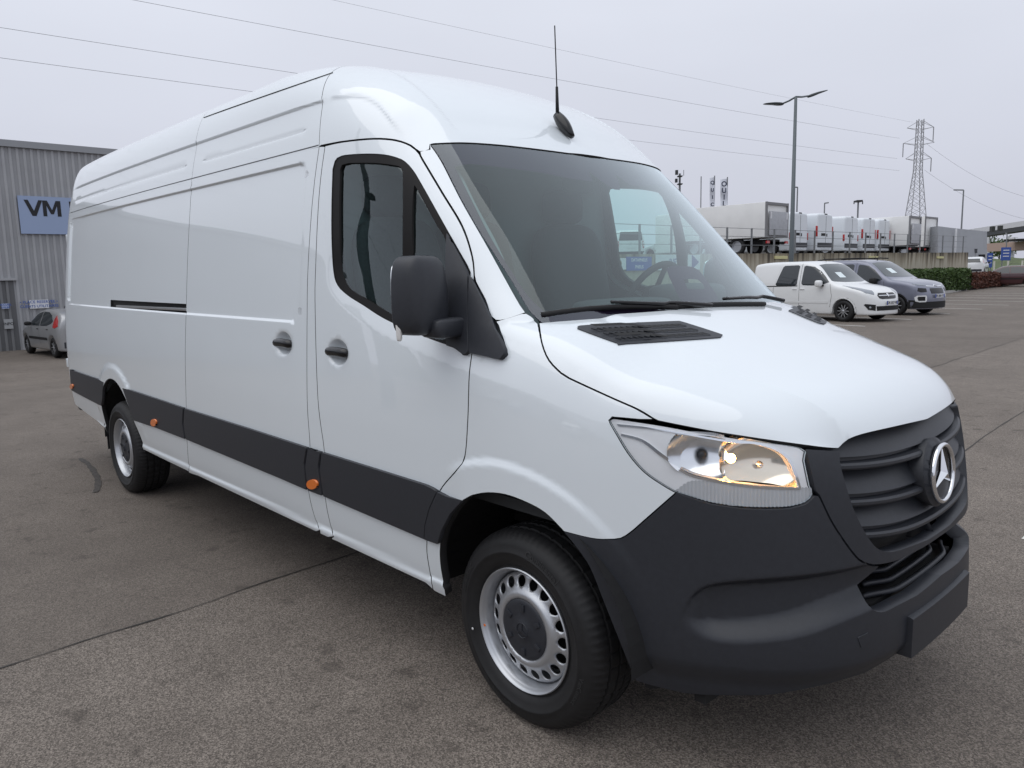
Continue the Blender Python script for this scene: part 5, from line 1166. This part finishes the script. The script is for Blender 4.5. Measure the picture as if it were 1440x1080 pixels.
# ---- grey hall, footbridge, bank, signs, houses, far things on the right
def wallquad(name, label, cat_, pts, m, depth, group=None):
    """upright slab from photo pixels with given depths: pts=(u, v_top, v_bottom, d)"""
    P = [(at(u, vt, d), at(u, vb, d)) for u, vt, vb, d in pts]; c = np.mean([p[1] for p in P], 0); t = thing(name, label, cat_, c, group=group)
    V = [q-c for a, b in P for q in (a, b)]; back = np.array([FW[0], FW[1], 0])*depth; n = len(V); V += [v+back for v in V]; F = []
    k = len(P)
    for i in range(k-1): F += [(2*i, 2*i+1, 2*i+3, 2*i+2), (n+2*i, n+2*i+2, n+2*i+3, n+2*i+1), (2*i, 2*i+2, n+2*i+2, n+2*i), (2*i+1, n+2*i+1, n+2*i+3, 2*i+3)]
    F += [(0, n, n+1, 1), (2*k-2, 2*k-1, n+2*k-1, n+2*k-2)]
    MB().add(V, F).build('wall', m, t); return t, c
t, c = wallquad('grey_hall', 'plain light grey hall beyond the end of the terrace', 'building', [(1319, 318, 388, 62), (1343, 321, 388, 66), (1388, 325.5, 388, 72)], mat('hall_grey', (.33, .345, .37), .6, noise=(.6, .05)), 14)
for u0, u1, v0, v1, d, nm in ((1374, 1382, 358, 388, 70.6, 'door'), (1367, 1372, 350, 356, 69.8, 'window')):
    a, b = at(u0, v0, d), at(u1, v1, d); rr = (at(u1, v0, d)-at(u0, v0, d)); MB().box((a+b)/2-c-np.array([FW[0], FW[1], 0])*.12, (.3, np.linalg.norm(rr), a[2]-b[2]), rotz(math.atan2(rr[1], rr[0])-math.pi/2)).build(nm, M_BLACK if nm == 'door' else M_CARGL, t)
a, b = at(1343, 322, 65.6), at(1343, 388, 65.6); MB().box((a+b)/2-c, (.12, .12, a[2]-b[2])).build('downpipe', M_SIGNW, t)
M_BRIDGE = mat('bridge_paint', (.60, .61, .63), .6)
fbg = thing('road_bridge', 'pale elevated road bridge crossing behind the grey hall', 'bridge', at(1420, 380, 150))
Ob = np.array(fbg.location)
A, B = at(1345, 336, 150), at(1475, 317, 128); dd = B-A; ang = math.atan2(dd[1], dd[0])
m = MB(); m.box((A+B)/2-Ob, (np.linalg.norm(dd[:2]), 2.2, .75), rotz(ang)@roty(-math.atan2(dd[2], np.linalg.norm(dd[:2])))).build('deck', mat('bridge_dark', (.06, .065, .07), .7), fbg)
m = MB(); m.box((A+B)/2-Ob+[0, 0, .85], (np.linalg.norm(dd[:2]), 2.3, .9), rotz(ang)@roty(-math.atan2(dd[2], np.linalg.norm(dd[:2])))).build('parapet', M_BRIDGE, fbg)
for u, d in ((1389, 140), (1424, 132)):
    p_ = at(u, 326, d); MB().box(np.array([p_[0], p_[1], p_[2]/2-.5])-Ob, (.8, .8, p_[2]-.9)).build('pier', M_BRIDGE, fbg)
for u, v, lb in ((1395.5, 322, 'dark sign box on the bridge parapet nearer the grey hall'), (1406.5, 321, 'dark sign box on the bridge parapet farther from the grey hall')):
    p_ = at(u, v, 126); tag(MB().box((0, 0, 0), (.5, .85, .85), rotz(rad(40))).build('bridge_sign', mat('sign_dark', (.03, .032, .03), .6), None, loc=p_), lb, 'sign', 'pair of sign boxes on the bridge')
bank = at(1415, 384, 110)
gm = mat('bank_grass', (.075, .10, .035), .9, noise=(.5, .35, 8))
V = []; F = []; nb_ = 24
for i in range(nb_):
    for j in range(8):
        q = gnd(1372+i*8, 386.5) if False else at(1366+i*9, 385, 80+j*10); V.append((q[0], q[1], .02+min(j, 4)*.62+.12*math.sin(i*1.7+j)))
for i in range(nb_-1):
    for j in range(7): F.append((i*8+j, i*8+8+j, i*8+9+j, i*8+1+j))
tag(mesh('grass_bank', V, F, gm), kind='structure')
sign_b = mat('sign_blue3', (.035, .085, .33), .5)
for u0, v0, u1, v1, d, lb in ((1407.5, 348, 1421.5, 366, 78, 'larger blue road sign on the grass bank'), (1388, 356, 1395.5, 376, 76, 'narrow blue road sign beside the grey hall')):
    a, b = at(u0, v0, d), at(u1, v1, d); t = thing('road_sign', lb, 'sign', (a[0]/2+b[0]/2, a[1]/2+b[1]/2, 0), rad(138)); w_ = np.linalg.norm((b-a)[:2]); z_ = (a[2]+b[2])/2
    MB().box((0, 0, z_), (.06, w_, abs(a[2]-b[2]))).build('panel', sign_b, t)
    for i, s_ in enumerate((.28, .05, -.18)): MB().box((-.035, 0, z_+s_*abs(a[2]-b[2])), (.012, w_*.62, .08)).build('text_line', M_SIGNW, t)
    for s in (-1, 1): m = MB(); m.tube([(.06, s*w_*.3, 0), (.06, s*w_*.3, z_)], .05, 6); m.build('post', M_GALV, t)
for u, d, lb in ((1397.5, 66, 'pale wooden post beside the narrow blue road sign'), (1417, 66, 'pale wooden post below the larger blue road sign'), (1437, 66, 'pale wooden post on the grass behind the dark red car')):
    q = at(u, 380, d); tag(MB().box((0, 0, .9), (.12, .12, 1.9)).build('fence_post', mat('pale_post', (.60, .60, .52), .7), None, loc=(q[0], q[1], 0)), lb, 'post', 'pale posts by the road')
t, c = wallquad('pink_house', 'pinkish house with dark flat roof on the bank under the bridge', 'house', [(1427, 340, 352, 130), (1446, 339, 352, 128)], mat('house_pink', (.42, .31, .26), .8), 8)
a, b = at(1425, 338, 129), at(1448, 337, 127); MB().box((a+b)/2-c, (3.6, 4, .35), rotz(rad(40))).build('roof', M_BLACK, t)
# far trees on the skyline
for u, v, d, s_, sd_, lb in ((1392, 347, 190, 3.2, 2, 'dark far tree beside the bridge pier'), (1406, 350, 210, 2.6, 4, 'small far tree above the larger blue sign'), (1416, 347, 200, 2.6, 6, 'round far tree near the street lantern')):
    p_ = at(u, v, d); r = np.random.default_rng(sd_); t = thing('far_tree', lb, 'tree', (p_[0], p_[1], 2.), group='trees on the skyline')
    V, F = leafcloud(900, lambda r: np.array([r.normal()*s_*.4, r.normal()*s_*.4, p_[2]-2+r.normal()*s_*.35]), .35, r); mesh('crown', V, F, MATS['leaf_green'], t, smooth=False)
    m = MB(); m.tube([(0, 0, 0), (0, 0, p_[2]-2)], [.25, .1], 6); m.build('trunk', M_BLACK, t)
# ---- lamp posts
M_POLE = mat('pole_grey', (.115, .135, .145), .5, metal=.2)
b = at(1112.3, 378, 30.); lz = at(1117.6, 144, 30.)[2]
lp_ = thing('lamp_post', 'tall grey twin armed street lamp behind the white compact van', 'street lamp', (b[0], b[1], 0)); O_ = np.array([b[0], b[1], 0])
m = MB(); m.tube([(0, 0, 0), (0, 0, 2.), (0, 0, lz)], [.10, .092, .055], 14); m.build('pole', M_POLE, lp_, smooth=True)
for uv0, uv1, uv2 in (((1117.6, 143.5), (1101, 145.5), (1074, 146)), ((1117.6, 143.5), (1136, 135), (1163, 127))):
    k = -1 if uv2[0] < 1100 else 1
    P = [at(*uv0, 30)-O_, at(*uv1, 30+.25*k)-O_, at(*uv2, 30+.6*k)-O_]; P[0][:2] = 0
    m = MB(); m.tube([P[0], (P[0]+P[1])/2+[0, 0, -.02], P[1]], .035, 8); m.build('arm', M_POLE, lp_, smooth=True)
    d_ = P[2]-P[1]; L_ = np.linalg.norm(d_); V, F = sq((0, 0, 0), (L_/2, .13, .045), np.eye(3), 10, .6); V[:, 2] *= 1-.5*V[:, 0]/(L_/2); V[:, 2] -= .03*np.clip(-V[:, 0]/(L_/2), 0, 1)
    az = math.atan2(d_[1], d_[0]); el = math.atan2(d_[2], math.hypot(d_[0], d_[1])); V = V@(rotz(az)@roty(-el)).T+(P[1]+P[2])/2
    mesh('lamp_head', V, F, mat('lamp_dark', (.035, .042, .045), .45), lp_)
def thin_lamp(u, vt, vb, d, lb, arm=-8, rr=.07):
    a, c_ = at(u, vt, d), at(u, vb, d); t = thing('thin_lamp_post', lb, 'street lamp', (c_[0], c_[1], 0), group='thin lamp posts on the skyline')
    m = MB(); m.tube([(0, 0, 0), (0, 0, a[2])], [rr*1.2, rr*.8], 6); m.build('pole', M_GALV, t)
    e_ = at(u+arm, vt-1, d)-np.array([c_[0], c_[1], 0]); m = MB(); m.tube([(0, 0, a[2]), e_], rr*.8, 6); m.build('arm', M_GALV, t)
thin_lamp(1120.5, 264, 300, 60, 'thin lamp post rising beside the tall twin armed lamp', -4)
thin_lamp(1159, 286, 305, 90, 'thin lamp post with short bent arm above the second terrace van', 6, .09)
thin_lamp(1352, 268, 320, 85, 'thin lamp post with arm above the grey hall', -11, .09)
thin_lamp(1415, 329, 348, 120, 'short dark street lantern under the bridge', -1, .10)
def mast(u, vt, vb, d, lb, heads):
    a = at(u, vt, d); t = thing('light_mast', lb, 'mast', (a[0], a[1], 0)); O_ = np.array([a[0], a[1], 0])
    m = MB(); m.tube([(0, 0, 0), (0, 0, a[2])], .09, 6); m.build('pole', M_GALV, t)
    for u1, v1, w_, h_, kind in heads:
        p_ = at(u1, v1, d)-O_; k = d/FPX
        MB().box(p_, (w_*k*.6, w_*k, h_*k), rotz(rad(42))).build(kind, M_STEELD, t)
mast(1207, 282, 320, 80, 'light mast with flat lamp bar above the terrace vans', [(1207, 283, 13, 2.4, 'lamp_bar'), (1201, 285, 1.6, 4, 'lamp_head'), (1213, 285, 1.6, 4, 'lamp_head')])
mast(956, 244, 300, 60, 'light mast with two pairs of square floodlights beside the roof of the big van', [(951.5, 242.5, 6, 6, 'floodlight'), (951, 254, 5.5, 5, 'floodlight'), (956, 248, 11, 1.2, 'cross_bar'), (956, 259, 11, 1.2, 'cross_bar'), (961.5, 243, 1., 8, 'bracket')])
# ---- flags and bare pole
def flag(u0, u1, vt, vb, d, lb, txt):
    a, b_ = at(u1, vt-2, d), at(u0, vb, d); t = thing('flag', lb, 'flag', (a[0], a[1], 0), group='tall upright flags'); O_ = np.array([a[0], a[1], 0])
    m = MB(); m.tube([(0, 0, 0), (0, 0, a[2])], .05, 6); m.build('pole', M_GALV, t)
    V = []; F = []; n = 12; W0 = at(u0, vt, d)-at(u1, vt, d)
    for i in range(n):
        v_ = vt+(vb-vt)*i/(n-1)
        for k, s_ in enumerate((0, .5, 1)): V.append(at(u1+(u0-u1)*s_, v_+1.5*s_*(i == 0), d+.12*math.sin(i*.9+k))-O_)
    for i in range(n-1):
        for k in range(2): F.append((i*3+k, i*3+k+1, i*3+k+4, i*3+k+3))
    mesh('cloth', V, F, mat('flag_white', (.66, .68, .74), .8), t)
    x_ = -W0/np.linalg.norm(W0); z_ = np.array([0, 0, 1.]); sz = abs(u1-u0)*d/FPX*1.0
    for i, ch in enumerate(txt):
        p_ = at((u0+u1)/2+.3, vt+8+i*(vb-vt-6)/len(txt), d-.25)-O_; text('letter', ch, sz*.95, mat('flag_ink', (.06, .07, .11), .7), t, (np.stack([x_, z_, np.cross(x_, z_)], 1), p_), ext=.004, bold=.02)
flag(998, 1005, 249, 296, 65, 'tall white flag with dark letters next to the bare pole', 'QUIC')
flag(1013, 1023, 251, 294, 62, 'tall white flag with dark letters further from the bare pole', 'OUIL')
a = at(986, 248, 64); t = thing('bare_pole', 'bare flagpole standing beside the two white flags', 'pole', (a[0], a[1], 0)); m = MB(); m.tube([(0, 0, 0), (0, 0, a[2])], .045, 6); m.build('pole', M_GALV, t)
# ---- pylon and wires
PD = 165.; pc = at(1284, 373, PD); pt = at(1286, 173.5, PD)[2]
M_LAT = mat('hazed_lattice_steel', (.30, .305, .32), .6)  # lightened steel, distance haze is put into the colour
py = thing('pylon', 'grey lattice electricity pylon far behind the terrace', 'pylon', (pc[0], pc[1], 0), rad(42))
lev = [(0, 2.7), (.40, 1.45), (.67, .66), (.8, .60), (1., .52)]
hw = lambda t: np.interp(t, [l[0] for l in lev], [l[1] for l in lev])
ts = np.linspace(0, 1, 22); m = MB()
cn = lambda t, i: np.array([(1, 1, -1, -1)[i]*hw(t), (1, -1, -1, 1)[i]*hw(t), t*pt])
for i in range(4): m.tube([cn(t_, i) for t_ in ts], .085, 4)
for a_, b_ in zip(ts[:-1], ts[1:]):
    for i in range(4): m.tube([cn(a_, i), cn(b_, (i+1) % 4)], .042, 3); m.tube([cn(a_, (i+1) % 4), cn(b_, i)], .042, 3)
o = m.build('tower', M_LAT, py); o['kind'] = 'stuff'
ends = {}
for v, ul, ur, side in ((187, 1267, 1302, 1), (207.5, 1263, 1304, -1), (228.5, 1267, 1301, 1)):
    z_ = at(1284, v, PD)[2]; wl = (1284-ul)*PD/FPX; wr_ = (ur-1284)*PD/FPX; t0 = z_/pt
    for s, w_ in ((-1, wl), (1, wr_)):
        m = MB(); h_ = hw(t0)
        for k in (-1, 1): m.tube([(s*h_, k*h_, z_), (s*w_, 0, z_+.4)], .06, 3); m.tube([(s*h_, k*h_, z_+1.6), (s*w_, 0, z_+.4)], .05, 3)
        o = m.build('cross_arm', M_LAT, py); o['kind'] = 'stuff'
    s = side; w_ = wr_ if s > 0 else wl
    m = MB(); m.tube([(s*w_, 0, z_+.4), (s*w_, 0, z_-2.4)], .10, 5); m.build('insulator', M_LAT, py)
M_WIRE = mat('wire', (.20, .205, .22), .6)  # paler than bare wire, the haze is in its colour
DV = ray(2064, 360); DV = np.array([DV[0], DV[1], 0]); DV /= np.linalg.norm(DV)
def wire(u, v, lb, back=True, L_=290., sag=1.5, rr=.018):
    P1 = at(u, v, PD); t_ = np.linspace(0, 1, 90); P = P1[None]-DV[None]*L_*t_[:, None]; P[:, 2] -= sag*4*t_*(1-t_)
    m = MB(); m.tube(P, rr, 5); return tag(m.build('power_line', M_WIRE), lb, 'wire')
wire(1284, 172, 'thin topmost overhead wire running to the top of the pylon', rr=.012)
wire(1265, 194.5, 'overhead wire running to the upper arm of the pylon')
wire(1262, 223, 'overhead wire running to the middle arm of the pylon')
wire(1265, 240, 'overhead wire running to the lowest arm of the pylon')
for (u0, v0), (u1, v1), lb in (((1303, 202), (1470, 282), 'upper overhead wire leaving the pylon beyond the lamp over the grey hall'), ((1300, 239), (1470, 312), 'lower overhead wire leaving the pylon beyond the lamp over the grey hall')):
    A, B = at(u0, v0, PD), at(u1, v1, 200); t_ = np.linspace(0, 1, 30)[:, None]; P = A*(1-t_)+B*t_; P[:, 2] -= 2.2*4*(t_*(1-t_))[:, 0]; m = MB(); m.tube(P, .024, 4); tag(m.build('power_line', M_WIRE), lb, 'wire')
# ---- on the terrace, seen through the cab
YM = onx(887, 340, WX-2.)
def mpv(label, u, d, rz, sc=1.):
    q = at(u, 350, d); t = thing('people_carrier', label, 'car', (q[0]+2.1*math.cos(rz), q[1]+2.1*math.sin(rz), TZ(q[1])), rz); t.scale = (sc,)*3
    top = ([-3, -2.15, -2.0, -1.2, -.2, .22, .40, 1.02, 1.20, 1.5, 1.85, 2.08, 2.3, 2.6], [1.50, 1.66, 1.74, 1.805, 1.80, 1.745, 1.66, 1.20, 1.115, 1.06, .98, .87, .62, .3])
    fb_, ff = carfn(top, .89, ([.15, .3, .5, .7, .9, 1.05, 1.3, 1.7, 1.9], [.93, .965, .99, 1., .995, .98, .925, .82, .74]), 2.2, -2.15, (1.35, -1.35), .36)
    shell('body', ff, -2.25, 2.3, .95, .15, 1.9, .75, M_WHITE2, t, .06)
    R_ = lambda n, P, m, off=.006, both=False: patch(n, np.array([[-3, a, b] for a, b in P], float), 'rear', m, t, fb_, h=.08, off=off, gap=0, rim=.01, both=both)
    R_('tailgate_window', [(-.62, 1.66), (.62, 1.66), (.70, 1.16), (-.70, 1.16)], M_CARGL); R_('tail_lamp', [(-.70, 1.12), (-.84, 1.12), (-.86, .72), (-.72, .72)], M_RED, .01, True); R_('rear_bumper', [(-.82, .52), (.82, .52), (.8, .30), (-.8, .30)], M_PLAST, .01)
    R_('badge', [(.05*math.cos(a), .98+.05*math.sin(a)) for a in np.linspace(0, 6.28, 10)[:-1]], M_CHROME, .01); R_('number_plate', [(-.26, .80), (.26, .80), (.26, .70), (-.26, .70)], M_PLATE, .01)
    S = lambda n, P, m: patch(n, side_poly(P), 'side', m, t, fb_, h=.08, off=.004, gap=0, rim=.006, both=True)
    S('front_window', [(.86, 1.16), (.52, 1.48), (.28, 1.62), (-.08, 1.64), (-.10, 1.10), (.70, 1.10)], M_CARGL); S('rear_window', [(-.2, 1.64), (-.22, 1.10), (-1.7, 1.10), (-1.65, 1.62)], M_CARGL)
    for xa in (1.35, -1.35):
        for s in (-1, 1): car_wheel(t, xa, s*.86, .31, s, 0)
mpv('white people carrier seen from behind through the cab windows', 887, 45., rad(141), 1.)
q = at(950, 350, 46.); hatch('white car standing on the terrace beside the people carrier', (q[0], q[1], TZ(q[1])), rad(172), M_WHITE2)
sign_board('shop_banner', 'white banner with black and yellow AD emblem hung on the retaining wall', 856, 363, 880, 379, WX+.06, M_SIGNW, (('AD', .8),), mat('ink_brown', (.16, .09, .01), .6))
sign_board('shop_banner', 'blue banner with white lettering next to the AD banner', 880.5, 361, 916, 380, WX+.06, M_SIGNB, (('DATAPNEUS', .34), ('PNEUS', .34)), M_SIGNW)
iv = sign_board('shop_banner', 'white banner with IVECO and a blue arrow hung on the retaining wall', 922, 358, 984, 379, WX+.06, M_SIGNW, (('IVECO  ', .62),), mat('ink_blue', (.02, .05, .25), .6))
w_ = iv.children[0].dimensions.y if False else abs(onx(984, 368, WX)[1]-onx(922, 368, WX)[1])
MB().prism([(w_*.30, -.28), (w_*.30, .28), (w_*.47, 0)], 0, .017, .022).build('arrow', MATS['ink_blue'], iv)
# ---- behind the camera: what the paint and the side glass mirror
rh = thing('white_hall', 'long pale industrial hall across the yard on the sliding door side of the big van', 'building', (-8, -30, 0)); MB().box((0, -6, 3.2), (60, 12, 6.4)).build('wall', mat('pale_cladding', (.42, .43, .44), .6, noise=(.8, .05)), rh); MB().box((0, .02, 6.3), (60.2, .2, .5)).build('roof_trim', M_CLADD, rh)
for x in range(-24, 28, 8): MB().box((x, .03, 2.), (4.2, .08, 4.)).build('roller_door', M_CLADD, rh)
for i, x in enumerate((-13., -9.5, -3.0)):
    hatch('%s car parked across the yard in front of the pale hall' % ('grey', 'blue', 'white')[i], (x, -17.5, 0), rad(90), (mat('grey_paint', (.10, .105, .11), .3, coat=.8), mat('blue_paint', (.03, .06, .14), .3, coat=.8), M_WHITE2)[i])
def mirror_dir(u, v):
    P = px([(u, v)], smooth=False)[0]; n = grad(base, P[None])[0]; d_ = P-CAM; d_ /= np.linalg.norm(d_); return P, d_-2*(d_@n)*n
P, rdir = mirror_dir(512, 350); q = P+rdir*(9./np.hypot(rdir[0], rdir[1]))
t = thing('camera_pole', 'tall dark pole with a camera across from the front door of the big van', 'pole', (q[0], q[1], 0)); m = MB(); m.tube([(0, 0, 0), (0, 0, 8.5)], [.12, .07], 10); m.build('pole', M_POLE, t, smooth=True); MB().box((.25, 0, 4.4), (.5, .22, .18)).build('camera', M_BLACK, t, bevel=.03)
P, rdir = mirror_dir(536, 425); q = P+rdir*(34./np.hypot(rdir[0], rdir[1])); r = np.random.default_rng(11)
t = thing('conifer', 'dark pointed conifer across the yard beside the pale hall', 'tree', (q[0], q[1], 0))
def cpos(r): z = r.uniform(.4, 5.); a = r.uniform(0, 6.283); rr = (5.3-z)*.30*math.sqrt(r.uniform(.25, 1)); return np.array([rr*math.cos(a), rr*math.sin(a), z])
V, F = leafcloud(5000, cpos, .22, r); mesh('crown', V, F, MATS['leaf_green'], t, smooth=False); m = MB(); m.tube([(0, 0, 0), (0, 0, 5)], [.2, .03], 8); m.build('trunk', M_BLACK, t)
